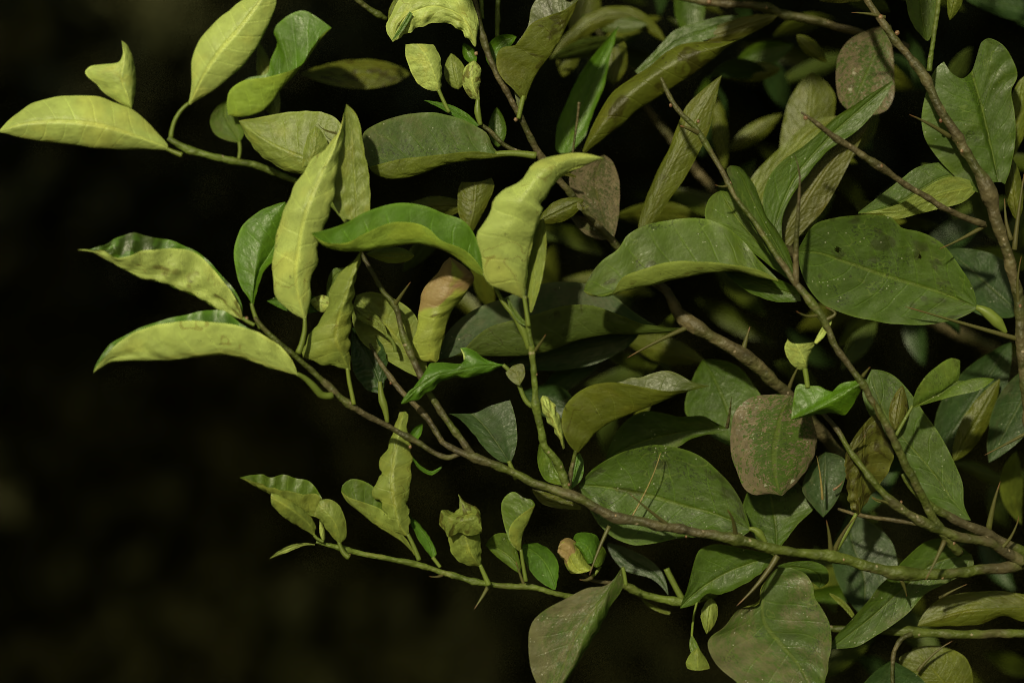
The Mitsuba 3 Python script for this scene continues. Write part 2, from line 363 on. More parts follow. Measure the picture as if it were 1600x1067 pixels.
# --- main branch, low, from the right edge up to the left
branch('main', '1700,872 1600,881 1556,888 1490,895 1410,895 1300,869 1205,856 1150,843 1040,822 965,808 895,775 830,752 765,724 715,704 690,690',
       [1, 0, -.5, -1.2, -1.6, -2, -2, -2, -1.8, -1.5, -1.2, -1], [12, 11.5, 11, 10.5, 11.5, 10, 9.5, 9.5, 9.5, 9.5, 9, 8.5, 8, 7, 5], 'mixed_stem',
       'long thorny main branch rising leftwards from the lower right corner', nodes=[(1410, 895), (1300, 868), (1205, 856), (965, 806), (890, 772), (1145, 842), (745, 716)])
thorn('952,822 935,860 921,898', (-2, -2.6), 4)
thorn('1044,820 1012,795 983,770', (-2.2, -3.4), 3.6)
thorn('1149,838 1146,815 1136,795', (-2.2, -3.6), 5)
thorn('1298,862 1296,838 1291,812', (-2, -2.6), 4.6)
thorn('1304,860 1318,832 1338,806', (-2, -2.8), 4.6)
thorn('1215,868 1190,905 1151,946', (-2, -2.2), 6)
thorn('1476,845 1462,875 1446,906', (-2.6, -3.4), 4.5)
thorn('1408,905 1414,920 1417,932', (-1.6, -1.2), 4)
bud(1152, 848, -3, 5); bud(1158, 842, -2.9, 4); bud(1410, 902, -2.8, 6); bud(1426, 898, -2.8, 4); bud(1472, 902, -2.4, 4.5); bud(1300, 872, -3.2, 5); bud(1318, 874, -3.2, 3.5); bud(1072, 838, -2.9, 3)
bud(962, 806, -2.4, 4); bud(889, 757, -2.2, 3.5)
# tip shoot of the main branch
branch('tip', '720,708 695,714 650,690 610,668 575,650 545,630 512,603 486,578 465,560 440,541 415,517 398,496', [-1, -1.2, -2, -2.6, -3], [5.5, 5.5, 5.5, 5.8, 6.5, 6.5, 6, 5.5, 5.5, 5.5, 5, 4], 'mixed_stem',
       'slender shoot at the left end of the main branch with curled pale leaves', nodes=[(545, 632), (640, 684), (512, 603)])
bud(641, 698, -2.2, 4); bud(385, 498, -3.5, 5)
roll('379,500 378,478 366,453 342,425 314,397 286,383 258,373 240,372 212,364 181,373 163,384 145,390 122,390', '379,500 373,497 345,480 310,461 268,444 226,432 190,417 165,402 148,394 122,391',
     '379,500 375,480 342,431 310,399 286,389 251,389 219,392 190,402 167,394 148,391 122,390', k=5, d=(-3, -4.2), tone=0, spots=6, wr=2.0, nv=9, label='curled pale leaf with brown blotches, its thin tip pointing left', pet='379,497 388,503 398,508', petr=3)
roll('464,583 440,550 400,520 377,506 359,491 342,484 324,485 275,495 247,502 202,520 170,540 146,581', '465,586 422,573 380,558 345,553 310,557 285,560 261,563 232,562 205,561 175,563 158,573 146,582',
     '464,581 452,556 433,537 398,517 370,508 342,504 310,501 280,502 247,507 209,520 175,545 146,581', k=6, d=(-3.2, -4.6), tone=0, spots=2, wr=1.7, nv=8, label='long rolled pale leaf with an entire smooth back, lowest at the far left', pet='464,584 478,592 492,606 502,617 520,618', petd=(-3.2, -2.4), petr=(3, 5.5, 5.5))
leaf(['394,476 386,462 377,450 368,422 365,394 373,362 391,341 415,325 446,316', '394,476 397,440 402,400 414,360 430,335 446,316', '394,476 404,425 420,400 436,370 448,330 446,316', '396,478 416,420 432,404 446,385 452,345 446,316'],
     off=(3, 0, 3, -3), d=(-2.8, -2), vis='t', tone=7, dust=1, mid=2, ref=0, wr=.5, pet='393,474 398,492 408,513', petr=(2.6, 4), label='glossy green cupped leaf behind the tall pale leaf')
leaf(['474,498 447,481 431,460 426,422 428,390 434,360 440,341 453,308 471,273 488,249 516,224 532,205 540,165', '476,500 468,470 462,430 466,390 474,345 490,300 508,260 526,220 540,165', '478,500 481,485 485,443 494,411 499,383 513,341 520,308 527,263 537,210 540,165'],
     off=(0, -7, 0), wrap=1.4, d=(-3, -3.8, -2.8), tone=0, spots=2, wr=1.3, nv=9, pet='476,497 476,515 472,535 466,552', petr=(2.6, 5), label='tall bright pale rolled leaf standing upright, pointed at the top')
blade((512, 478), (417, 470), 15, tone=0, dust=4, vis='t', d=(-1.8, -1.8), spots=2)
leaf(['542,577 515,570 488,563 475,556 475,542 484,524 500,502 512,484 516,458 522,438 538,420 552,408 567,386', '545,578 535,555 525,530 528,500 537,470 548,440 558,410 567,386', '548,578 547,552 545,527 550,488 551,470 557,436 563,404 567,386'],
     off=(0, -6, 0), wrap=1.1, d=(-2, -2.6), tone=1, spots=2, wr=1.6, nv=8, pet='543,574 545,592 549,612 553,632', petr=(3, 3.4), label='puckered pale leaf twisted upright right of the tall pale leaf')
leaf(['510,450 514,432 521,420 538,418 552,405', '512,480 522,450 534,430 552,405'], d=(-1.6, -1.8), vis='t', tone=1, dust=4)
blade((520, 478), (484, 470), 13, d=(-2, -2), tone=0, spots=5)
leaf(['597,613 580,612 565,600 552,578 548,545 550,512', '597,613 588,585 575,555 550,512', '597,613 604,590 605,565 598,540 580,520 550,512'], d=(.6, 1), vis='t', tone=5, dust=1, spots=2, wr=1.3, nv=6, pet='594,596 596,620 602,640 605,660', petr=(3, 6.5, 3), mid=1, label='dark blue green wrinkled leaf hanging below the shoot')
leaf(['638,838 618,830 606,815 601,800 597,786 586,776 584,760 592,748 599,740 592,731 595,716 606,700 610,682 617,664 624,644', '638,838 622,815 616,785 612,750 616,715 622,680 631,643', '638,836 641,805 637,785 641,762 643,738 643,703 638,682 636,668 638,648 634,643'],
     off=(0, -4, 0), wrap=.5, d=(.2, .4, 1.4), tone=1, spots=2, wr=1.5, nv=9, pet='637,834 645,850 655,875', petr=(3, 4), label='strongly crinkled upright leaf crossing behind the shoot')
blade((641, 690), (660, 662), 8, d=(0, .3), vis='t', tone=0)
leaf(['645,714 656,726 670,735 690,728', '645,716 655,733 672,742 691,730'], d=(.2, .4), vis='t', tone=0, off=(1, -1))

# --- lower left young shoot, most leaves in a tone dimmed for light falloff
branch('young', '1210,868 1150,905 1075,940 1010,930 975,915 930,930 887,931 831,917 771,913 743,908 690,893 641,879 585,869 533,857 494,846', [.5, 1.6, 2, 1.8, 1, .2, 0, 0, 0, -.2, -.5, -.8], [8, 8, 8, 8, 7.5, 6, 5.5, 6, 6, 6, 6, 6, 5.5, 5, 3.5], 'young_stem',
       'green young shoot with small crinkled leaves at lower left', nodes=[(743, 908), (645, 879), (822, 915), (541, 859), (533, 857)], lumps=.14)
thorn('764,914 755,930 741,951', (-.2, -.8), 4.5)
thorn('692,898 682,901 670,900', (-.4, -.8), 3.2); thorn('820,916 812,895 806,876', (-.4, -.6), 3.5)
bud(545, 866, -.7, 6)
roll('505,797 505,785 498,769 480,750 463,747 442,741 424,746 410,741 393,742 374,746', '505,800 495,806 487,805 459,795 431,776 403,760 388,752 374,746', '505,795 500,776 494,771 473,772 452,767 432,764 410,757 390,749 374,746', k=4, d=(-1, -2), tone=1, wr=1.1, nv=8, mid=1, dust=1,
     label='crinkled pale leaf pointing left at the end of the young shoot')
leaf(['529,849 512,829 500,812 490,806', '531,849 525,820 510,800 497,788', '533,848 541,838 541,818 533,794 515,780 500,782'], d=(-1.2, -1.6), tone=1, wr=.5, pet='530,846 536,862 546,871', petr=(3, 4.6), off=(0, -3, 0))
leaf(['492,838 473,826 445,809 424,788', '492,830 470,806 440,785 423,776', '494,824 486,808 465,790 445,777 424,770'], off=(2, -3, 0), wrap=.6, d=(-1, -2), tone=1, wr=.7, nv=7, pet='491,836 497,842 506,846', petr=2.4)
leaf(['492,850 470,848 445,855 421,873', '492,851 470,854 447,863 421,873'], d=(-1.2, -1.8), tone=0, vis='u', off=(-1, 1))
blade((506, 846), (500, 812), 4, d=(-.9, -.9), tone=0)
roll('648,866 630,835 612,800 592,768 570,752 550,748 536,757 533,767', '648,868 632,848 612,834 592,822 564,800 544,784 533,768', '648,864 628,832 605,804 585,790 566,784 548,778 533,767', k=3, d=(.6, .2), tone=1, spots=2, wr=.6, mid=1)
leaf(['676,872 670,866 652,840 640,812 636,800', '676,872 672,850 660,830 648,815 636,800', '676,872 682,864 677,850 662,826 648,812 636,800'], d=(.5, 1), vis='t', tone=0, dust=2, wr=.4, pet='676,870 682,878 688,886', petr=3, mid=1)
leaf(['750,884 718,877 704,860 701,838 703,822', '751,884 733,858 726,832 727,812', '752,883 752,861 750,839 751,815'], off=(1, -4, 2), d=(-.4, -.6), tone=1, spots=2, wr=.9, nv=5, open_tip=True, mid=1, pet='750,882 757,898 764,914', petr=(3, 4.5),
     label='small twisted leaf with a rusty brown burn near its tip')
leaf(['753,832 735,836 716,832 701,840 697,832 688,822 686,818', '753,826 742,812 728,812 712,815 700,808 690,797', '752,818 745,798 733,800 722,802 712,800 706,804 698,796', '752,814 743,791 727,783 716,772 720,790 712,800 700,797'], off=(-3, -6, -1, 2), d=(-.9, -1.2), tone=1, spots=7, wr=1.5, nv=4, open_tip=True, open_base=True, mid=1.5, ref=1)
roll('813,862 797,847 785,808 783,790 789,776 803,768 820,778 830,780 836,788', '815,862 817,836 828,811 836,790', '813,862 798,846 795,829 800,817 815,803 836,789', k=4, d=(-.4, -.6), tone=1, spots=3, wr=.4, mid=1, pet='814,858 817,880 822,908', petr=(2.6, 3.4), label='small leaf with a charred ragged top, rolled over like a cup')
leaf(['814,896 806,892 778,871 759,851', '814,894 800,873 780,858 759,851', '814,892 807,857 792,834 775,834 759,851'], d=(.3, .6), vis='t', tone=1, dust=4, mid=1)
leaf(['868,921 859,918 831,895 816,860', '868,921 858,890 840,866 816,853', '868,921 873,888 866,867 845,850 818,850'], d=(.4, .4), vis='t', tone=0, dust=3, mid=1, wr=.5)
leaf(['972,884 947,914 915,919 884,935 852,952 831,973 826,991 828,1036 845,1078 862,1092', '973,884 945,925 905,965 875,1020 862,1092', '973,884 954,917 936,956 915,994 891,1043 870,1078 862,1092', '975,886 974,915 950,955 925,1000 895,1050 862,1092'], off=(1, 0, -2, 4), d=(-1.6, -2.4), vis='t', tone=2, dust=10, mid=1.4, ref=0, wr=.5, pet='973,886 976,900 978,914', petr=3,
     label='dusty brown green leaf hanging below the main branch, tip out of frame')
leaf(['1044,930 1020,905 975,890 948,850', '1044,930 1035,895 1000,865 950,848'], d=(2.5, 3.5), vis='t', tone=5, dust=2, pet='1041,888 1052,910 1066,936', petr=5)
leaf(['1046,960 1010,945 1000,930', '1048,955 1012,940 1000,930'], d=(3, 3), vis='u', tone=2)
thorn('925,902 915,906 905,905', (-.6, -1), 4)

# --- upright shoots rising from the main branch
branch('upright', '742,715 722,690 690,646 669,611 659,590 641,551 631,527 617,478 599,455 585,432 570,405 556,380', [-1, -.9, -.8, -.6, -.4, -.2, 0, .6], [7, 7, 7, 7, 7.5, 7, 5.5, 5, 5, 4.5, 4.5], 'mixed_stem',
       'thin bending shoot that rises to the pale leaves at upper left', nodes=[(635, 535), (617, 478)])
thorn('616,478 628,460 642,440', (0, -.8), 4.5)
branch('leftshoot', '556,380 540,345 495,300 432,272 396,259 350,249 298,235 263,216', [.6, 1.5, 3, 4.4, 4.2, 4, 4, 4], [4.5, 5, 6, 6.5, 7, 7, 7, 6], 'young_stem', 'smooth green shoot holding the level pale leaf at the far left', nodes=[(300, 236)], lumps=.06)
leaf(['262,235 224,234 168,233 105,225 53,219 0,207', '262,231 210,212 155,196 100,190 50,192 0,205', '262,226 242,203 210,173 175,159 151,151 125,150 98,151 53,161 21,182 0,203'], off=(0, -7, 2), wrap=1.3, d=(4, 3), tone=0, wr=.35, pet='261,233 272,238 285,243', petr=(3, 4.5), label='smooth bright pale leaf lying level at the far left')
leaf(['206,170 158,141 152,133 134,117 133,112 143,104 158,101 182,103 192,92 194,79 190,64', '206,170 197,145 189,120 194,95 190,64', '206,170 212,137 211,108 201,75 190,64'], off=(2, -4, 3), d=(4, 3.8), tone=0, wr=.4, mid=1, label='small pale hooked leaf above the level pale leaf')
leaf(['294,164 298,140 299,102 308,70 326,46 357,18 384,-2 428,-32', '297,164 318,118 345,78 378,40 428,-32', '303,160 336,140 365,116 389,91 407,63 421,35 432,5 428,-32'], off=(0, -6, 0), wrap=1.2, d=(4, 3.5), tone=0, wr=.5, pet='295,162 280,177 271,195 267,216', petr=(3, 4), label='large smooth pale leaf cut by the top edge at left')
roll('356,178 356,155 385,124 418,114 423,92 434,68 428,46 440,33 456,22 475,17 490,24 502,32 518,44', '356,180 378,184 405,178 425,162 440,140 470,106 486,85 500,64 518,45', '356,176 359,142 385,125 421,120 450,112 472,100 487,76 500,58 518,44', k=6, d=(4.2, 3.4), tone=7, wr=.4, mid=1, spots=0, label='bright green scooped leaf with a pointed hook tip at upper left')
blade((432, 190), (404, 66), 15, d=(5, 5.5), tone=1)
leaf(['374,223 350,218 336,210 328,190 335,172 354,156', '374,223 362,200 352,182 354,156', '374,223 381,205 373,188 366,172 354,156'], off=(0, 3, 0), d=(4.6, 5), vis='t', tone=1, dust=6, mid=1, pet='374,222 375,235 373,249', petr=3)
leaf(['552,262 505,275 474,274 453,270 429,259 401,238 387,217 373,189', '552,252 500,252 440,232 373,189', '552,245 534,196 516,180 492,174 460,175 422,180 373,189'], off=(2, -3, 0), d=(1, 2.4), tone=1, spots=1, wr=.5, mid=1, label='broad olive leaf behind the point of the tall pale leaf')
leaf(['472,262 474,240 480,215 493,197', '478,262 490,235 493,197', '488,255 512,226 504,208 493,197'], d=(.2, .3), tone=1, mid=1)
leaf(['496,192 505,201 526,206', '497,195 508,205 527,211'], d=(.4, 0), tone=4, spots=4)
leaf(['552,345 530,335 520,310 524,262 530,215 541,163', '556,350 556,310 552,255 549,205 541,163', '562,348 577,335 578,305 576,270 570,240 565,207 558,182 541,163'], off=(-1, 1, 0), d=(-2.7, -2.9), tone=1, wr=.6, nv=7, mid=1, label='pale veined leaf just right of the tall pale leaf')
leaf(['650,588 600,560 562,530 550,495 556,464', '668,592 664,545 650,495 618,468 580,456 556,462'], d=(1.2, .6), tone=1, vis='u', off=(0, 0))
leaf(['606,528 585,512 560,500 552,478', '606,528 596,500 575,485 552,478'], d=(.2, -.2), tone=1, spots=4, pet='604,524 614,535 618,550', petr=3)
leaf(['678,566 660,562 647,555 645,530 653,509 656,474 669,443 690,415 703,402', '681,566 675,530 683,490 700,450 703,402', '686,560 694,520 705,488 726,460 740,434 722,414 703,402'], off=(0, -5, 1), wrap=.8, d=(.6, .2), tone=6, spots=4, wr=1.4, nv=5, mid=2, label='yellow green leaf with pink rotting patch, left of centre')
roll('757,430 752,400 742,368 720,343 692,333 663,322 628,317 572,331 537,350 510,359 487,364', '757,432 741,424 704,397 676,385 648,380 620,383 585,389 543,391 512,386 487,366', '757,430 741,404 718,386 690,376 669,357 641,348 620,347 596,353 568,366 547,377 515,380 487,365', k=6, d=(-2, -4.2), tone=7, dust=1, wr=.7, nv=6, mid=1, pet='755,428 772,448 788,475 808,498 826,545', petr=(3, 3, 4, 7, 4), label='arched leaf with a bright green inside, across the middle of the left cluster')
blade((648, 400), (572, 397), 13, d=(-1, -1.4), tone=1)
leaf(['787,571 757,583 732,590 697,592 676,608 650,625 627,631', '787,570 752,572 722,578 690,584 660,600 627,630', '787,569 760,562 746,548 718,545 731,557 726,568 697,566 673,566 660,590 640,610 627,629'], off=(2, -2, 3), d=(-1.2, -2), vis='t', tone=0, dust=1, wr=.9, mid=1, pet='786,570 806,592 823,628 835,636', petr=(3, 3.5, 4), label='bright green ragged leaf pointing down left, in front of the thin shoots')
leaf(['795,723 783,721 760,703 740,678 718,655 701,646', '796,723 778,695 755,664 736,646', '797,723 794,690 786,660 766,634', '798,723 808,688 806,657 797,625'], off=(1, 3, 1, 0), d=(-.6, .4), vis='t', tone=5, dust=5, mid=1, open_tip=True, wr=.5, pet='795,720 801,735 808,748', petr=(3, 5), label='dusty three cornered leaf with a bitten off end, above the main branch')

branch('second_upright', '692,692 659,645 640,625 624,607 603,580 590,560 575,530', [-.6, 0, .5, 1], [6, 6, 6, 5.5, 5, 4, 3], 'woody_stem', 'reddish brown dying twig beside the thin bending shoot', nodes=[(610, 590), (660, 645)])
bud(611, 598, .2, 4); bud(571, 535, .6, 4)
branch('stalk', '888,772 885,760 870,720 851,694 845,665 838,635 834,586 830,545 824,505 820,462', [-1.2, -1.6, -2, -2.6, -3], [9, 8.5, 8, 7.5, 7.5, 7, 6, 5.5, 5, 4.5], 'young_stem', 'straight green shoot under the big crinkled pale leaf', nodes=[(836, 636), (832, 550)])
thorn('836,548 845,535 853,522', (-2.4, -3), 3.5)
bud(838, 585, -2.9, 3)
leaf(['816,466 788,453 762,437 752,415 748,383 746,370 757,348 766,330 769,317 787,298 808,280 839,256 860,246 874,240 895,237 942,247', '818,466 800,420 790,385 802,345 820,305 850,270 885,250 942,247', '820,466 823,408 831,373 839,348 848,327 842,318 851,310 862,292 872,280 892,268 916,256 942,248'],
     off=(0, -7, 0), wrap=1.3, d=(-3, -4.4, -4), tone=0, spots=2, wr=2.3, nv=4, mid=2, pet='818,462 822,482 826,510', petr=(3, 3.5), label='big bright crinkled pale leaf in the centre, its tip pointing right')
leaf(['828,488 822,440 826,400 838,345', '829,488 834,430 842,390 850,342', '831,488 846,440 854,385 850,342'], off=(3, 0, -2), d=(-2.8, -3.2), vis='u', tone=1, dust=1, mid=1)
leaf(['824,505 810,490 797,470 792,462', '826,510 812,505 800,490 792,462'], d=(-2.4, -2.4), vis='t', tone=1, dust=3)
leaf(['812,602 800,596 790,582', '813,600 820,586 818,570 800,572'], d=(-1.6, -1.4), tone=3, spots=3)
leaf(['880,702 866,672 850,650 842,630 848,618', '881,700 872,672 862,648 853,632 848,618', '882,700 880,672 870,640 858,622 848,618'], off=(2, -4, 2), d=(-1.6, -2), tone=0, wr=1.4, spots=3, mid=1, label='slim curled leaf pressed against the straight green shoot')
leaf(['882,758 850,748 840,722 842,695', '882,756 868,735 858,712 843,693', '882,754 880,730 864,705 844,692'], d=(-.4, 0), vis='t', tone=1, spots=1, mid=1)
leaf(['890,764 890,730 905,708', '892,764 910,745 912,722 906,708'], d=(-.4, 0), vis='t', tone=0, dust=2)
leaf(['908,796 880,795 850,788 831,765', '908,790 880,778 850,768 831,764'], d=(.4, .4), tone=3, spots=5, vis='u')
branch('leafstalk', '888,768 892,745 897,715 901,700', [-1, -1.4], [5, 4.5, 4], 'mixed_stem', sub='stalk')
roll('901,706 893,682 892,650 905,622 935,602 974,595 985,590 1000,590 1016,584 1041,579 1066,587 1087,598 1108,602', '903,707 920,690 932,676 960,658 995,644 1030,630 1066,614 1090,606 1108,603', '901,706 890,696 878,668 882,636 904,613 932,600 972,598 1010,606 1051,611 1085,608 1108,603', k=6, d=(-1.4, -1.8), tone=3, spots=2, dust=2, wr=.8, mid=1, label='olive brown rolled leaf with dark flecks, its pale tip pointing right')
leaf(['1138,671 1132,674 1101,679 1073,690 1048,704 1000,720 946,722', '1138,670 1090,672 1040,680 990,695 946,720', '1137,669 1118,660 1094,649 1075,650 1062,651 1048,648 1013,642 981,655 960,682 946,720'], off=(-1, 2, 0), d=(2, 2.2), vis='t', tone=2, dust=6, mid=1, label='dusty green leaf half hidden behind the olive brown leaf')
use('citrus_tree__branch')
# big leaf on the main branch
leaf(['1172,829 1140,845 1100,838 1066,839 1030,847 995,852 967,844 939,822 922,797 905,760', '1172,828 1118,803 1066,789 1013,774 978,767 940,760 904,758', '1172,826 1166,803 1150,769 1125,738 1094,713 1059,699 1023,695 988,701 953,715 925,734 908,754'], off=(-5, 1, -2), d=(-.2, .3), vis='t', tone=2, dust=4, spots=3, mid=1, ref=1, wr=.6, pet='1170,826 1180,828 1190,838 1197,848', petr=(3, 7, 3), ns=56, nt=36, label='broad oval green leaf lying behind the main branch, a straw across it')
v_, f_ = tube_mesh(P(*resample(np.array([[1032, 708, -.9], [1022, 738, -1.2], [1010, 765, -1.0], [988, 806, -1.2]]), 16).T), np.linspace(.8, 1.6, 16) * K, 6, .25)
put('straw', mikit.ply((v_, f_), 'straw_skin', smooth=True), 'thin dry straw lying across the broad oval leaf')
leaf(['1212,872 1187,897 1159,915 1131,927 1107,927 1090,941 1063,950', '1212,870 1155,886 1105,912 1063,949', '1212,868 1170,858 1125,850 1092,860 1079,902 1063,947'], off=(-2, 2, 0), d=(-.5, -.8), vis='t', tone=2, dust=4, mid=1, wr=.6, label='green leaf with a brown dusty rim below the main branch')
leaf(['1212,862 1180,840 1160,800 1172,760 1200,735', '1213,862 1212,820 1205,780 1200,735', '1215,862 1245,820 1272,792 1262,770 1240,750 1200,735'], d=(1.2, 2.6), vis='t', tone=2, dust=3, mid=1)
leaf(['1213,888 1191,917 1186,942 1156,952 1131,977 1107,1001 1107,1015 1117,1034 1138,1054 1185,1090 1278,1110', '1214,888 1192,930 1195,973 1222,1008 1250,1042 1278,1110', '1216,887 1236,887 1258,896 1271,917 1272,931 1285,952 1297,977 1299,1008 1293,1043 1290,1070 1278,1110'], off=(-2, 3, -1), d=(-.6, -1.6), vis='t', tone=2, dust=9, spots=2, mid=1, wr=1.0, ns=56, nt=36, label='large dusty leaf at the bottom edge, half coated in brown dirt')
leaf(['1214,884 1233,878 1264,876 1290,886 1295,907 1280,918', '1216,886 1235,895 1262,905 1280,918'], d=(1, 1.4), vis='t', tone=2, dust=3)
leaf(['1520,872 1521,884 1490,905 1447,927 1415,960 1376,988 1338,1009 1298,1013', '1518,866 1460,880 1410,920 1360,965 1298,1012', '1514,864 1490,848 1461,841 1426,860 1400,889 1369,921 1341,956 1306,994 1298,1010'], off=(-1, 2, 0), d=(1.2, .2), vis='t', tone=2, dust=6, spots=2, mid=1, wr=.6, label='long green leaf crossing behind the main branch at lower right')
leaf(['1345,960 1320,930 1300,880 1325,800', '1348,960 1350,900 1330,840 1325,800', '1350,960 1400,920 1395,850 1325,800'], d=(3.5, 5), vis='t', tone=5, dust=4, mid=1)
leaf(['1331,965 1318,950 1305,938 1296,928', '1335,960 1325,945 1310,932 1296,926'], d=(2.2, 2.2), tone=2)
blade((1112, 934), (1104, 990), 13, d=(.5, .3), tone=1, spots=2, wr=.8, pet='1113,937 1100,932 1085,937', petr=2.4, petd=(.5, 1.6))
leaf(['1080,992 1077,1008 1081,1022 1089,1012', '1082,992 1089,1004 1098,1024 1109,1044'], d=(.6, .3), vis='t', tone=1, off=(1, -1), pet='1081,994 1083,970 1090,936', petr=1.8, petd=(.6, 1.6))
leaf(['1074,1044 1072,1034 1078,1022 1089,1012', '1090,1047 1090,1034 1090,1020 1090,1011', '1109,1044 1104,1030 1096,1018 1091,1011'], off=(0, -3, 0), d=(.3, .2), tone=1, open_base=True, mid=1, label='small folded yellow green leaf hanging alone near the bottom edge')

# a young leaf crumpled into a ball: one blade rolled over itself in three folds
use('citrus_tree__branch')
leaf(['928,884 918,874 910,860 902,848 888,840 876,845', '920,892 906,880 898,866 890,854 880,849 873,853', '908,895 896,894 888,884 884,874 877,868 871,862', '902,896 890,894 883,882 880,874 876,870 872,864'], off=(4, -6, -6, 4), open_tip=True, open_base=True, env_p=.3, d=(-.1, -.2), vis='u', tone=6, spots=2, wr=.7, nv=4, mid=1.5, ref=1, label='small tightly curled leaf with an orange patch, hanging below the main branch')
leaf(['934,868 938,848 930,835 914,831 900,834 896,842', '930,874 928,856 920,845 908,842 900,846', '922,880 916,868 910,858 904,853 899,850', '912,878 908,868 904,860 900,854'], off=(4, -4, -6, 2), open_tip=True, open_base=True, env_p=.3, d=(.2, .1), vis='t', tone=0, dust=1, wr=.9, nv=4, mid=1.5, ref=1)
leaf(['944,876 947,862 940,852 930,850', '940,882 936,868 930,860 924,856', '932,886 926,878 922,870 918,866', '926,884 922,878 918,872'], off=(4, -3, -5, 3), open_tip=True, open_base=True, env_p=.3, d=(.3, .2), vis='t', tone=1, wr=.7, nv=3, mid=1.5, ref=1, pet='938,884 930,896 918,906', petr=2.5)
branch('galltwig', '905,890 930,908 960,912 985,918', [.8, 1.4, 1.8], [4, 4.5, 5], 'woody_stem', sub='young')

# --- upper branch running down from the top centre
branch('upper', '728,-40 742,0 760,80 790,140 820,200 845,245 880,288 915,330 962,382 1005,425 1042,455 1066,495 1090,512 1157,552 1220,606 1262,650 1330,735', [1, .8, .5, .5, .8, 1.2, 1.8, 2.2, 2.6, 2.6, 2.4, 2, 1.8, 1.8, 2.5, 3.5, 5], [6, 6, 6, 6, 6.5, 7, 7, 7, 8, 9, 10, 12, 12, 12, 12, 12, 12], 'woody_stem',
       'grey brown branch slanting down from the top centre to the mud covered leaf', nodes=[(805, 185), (848, 248), (1080, 508), (1165, 560), (755, 70)])
thorn('1078,510 1030,532 980,559', (1.6, .6), 5)
thorn('1160,552 1166,530 1172,510', (1.8, 1.6), 6)
thorn('1232,610 1240,588 1252,566', (2, 1.4), 4)
bud(806, 187, .2, 5); bud(744, 84, .2, 5)
leaf(['903,314 902,325 910,330', '908,318 920,322 912,330'], d=(1.0, .8), tone=4, spots=5)
roll('812,180 800,120 802,80 825,42 830,14 845,-8 870,-14 886,4 904,-4', '822,156 832,130 845,108 861,88 886,42 904,0', '815,156 800,138 786,125 776,104 777,84 784,75 805,71 816,57 831,37 857,25 878,18 904,0', k=6, d=(.4, .8), tone=3, spots=3, dust=2, wr=.7, mid=1, pet='818,150 814,168 810,186', petr=(4, 4, 3.5), label='olive leaf speckled black, folded over at the top centre')
leaf(['744,72 747,50 741,10 720,-14 670,-18 632,-4 612,20 602,38 606,53 614,66', '743,73 736,50 720,25 680,10 640,22 614,66', '741,73 727,57 709,41 692,36 674,37 656,43 635,54 614,66'], off=(3, -3, -1), d=(.2, -.2), tone=0, spots=2, wr=1.6, nv=6, mid=1, ref=1, label='wide crinkled pale leaf spread along the top edge')
leaf(['612,64 625,42 640,18', '616,62 631,46 645,22'], d=(-.6, -.6), vis='t', tone=7)
blade((620, 55), (640, -20), 22, d=(2, 2), tone=2)
leaf(['685,143 656,134 642,112 634,88 634,70', '686,143 676,110 664,85 652,69', '688,141 691,116 688,91 677,70'], off=(0, -3, 2), d=(.2, 0), tone=0, spots=1, wr=.6, mid=1, open_tip=True, pet='685,140 692,156 702,176', petr=3, label='small pale leaf with a cut square top, left of the upper branch')
blade((716, 140), (705, 84), 17, d=(1.6, 1.8), tone=1, vis='u')
leaf(['747,157 730,148 722,124 727,105 741,95', '748,157 738,130 737,112 741,95', '750,156 749,140 752,110 741,95'], off=(1, -3, 1), d=(.2, 0), tone=0, spots=7, wr=.4, mid=1, pet='747,155 746,172 751,196', petr=(3, 5.5, 3.5), label='tiny oval yellow leaf flecked with black spots')
blade((772, 108), (807, 58), 17, d=(1.6, 1.5), vis='t', tone=7, via=(780, 75))
blade((742, 100), (724, 68), 10, d=(1.4, 1.6), vis='t', tone=7)
leaf(['746,198 715,185 688,170 662,157', '748,196 730,178 700,163 662,157'], d=(.5, .4), vis='t', tone=0, off=(-1, 1))
blade((778, 230), (776, 168), 14, d=(2.2, 2.6), vis='t', tone=2)
roll('800,241 776,236 760,208 748,200 727,189 702,181 674,176 642,178 614,184 586,195 567,210 567,235 577,260', '800,244 776,246 741,249 688,259 653,272 618,279 586,272 577,262', '800,242 776,241 741,237 705,240 670,244 630,248 600,255 577,261', k=4, d=(-.2, -.8), tone=2, dust=6, spots=1, wr=.6, mid=1, ref=1, pet='774,242 795,240 815,241 838,244', petr=(5, 5, 6), label='grey dusty leaf with white crumbs, lying level left of the branch fork')
leaf(['840,252 870,262 900,275', '838,256 868,270 900,278'], d=(1.2, 2), tone=4)
branch('pedicel', '752,196 765,205 785,225 815,240', [.4, .4], [4, 5, 5, 5], 'woody_stem', sub='upper')
leaf(['955,372 925,342 896,312 892,270 915,255 944,242', '957,372 940,330 930,285 944,242', '959,372 966,340 968,291 959,256 944,242'], d=(3.4, 3.2), vis='t', tone=4, dust=12, mid=1, label='mud brown leaf behind the tip of the big crinkled leaf')
blade((950, 374), (888, 334), 12, d=(3, 3), vis='t', tone=4, dust=12)
blade((838, 348), (912, 312), 17, d=(1.9, 1.8), tone=3, spots=2, fat=1.1)
leaf(['728,362 716,330 716,296 722,284', '732,362 740,320 742,285', '740,360 760,322 772,292 768,278'], d=(1.6, 1.8), tone=3, spots=3, mid=1, open_tip=True, label='olive brown pointed leaf above the arched leaf')
blade((726, 322), (626, 326), 17, d=(2.8, 3.5), tone=3)
blade((640, 116), (470, 116), 23, d=(9, 8), tone=3, spots=6, tilt=4, label='blurred spotted leaf lying level at the back, upper left of centre')
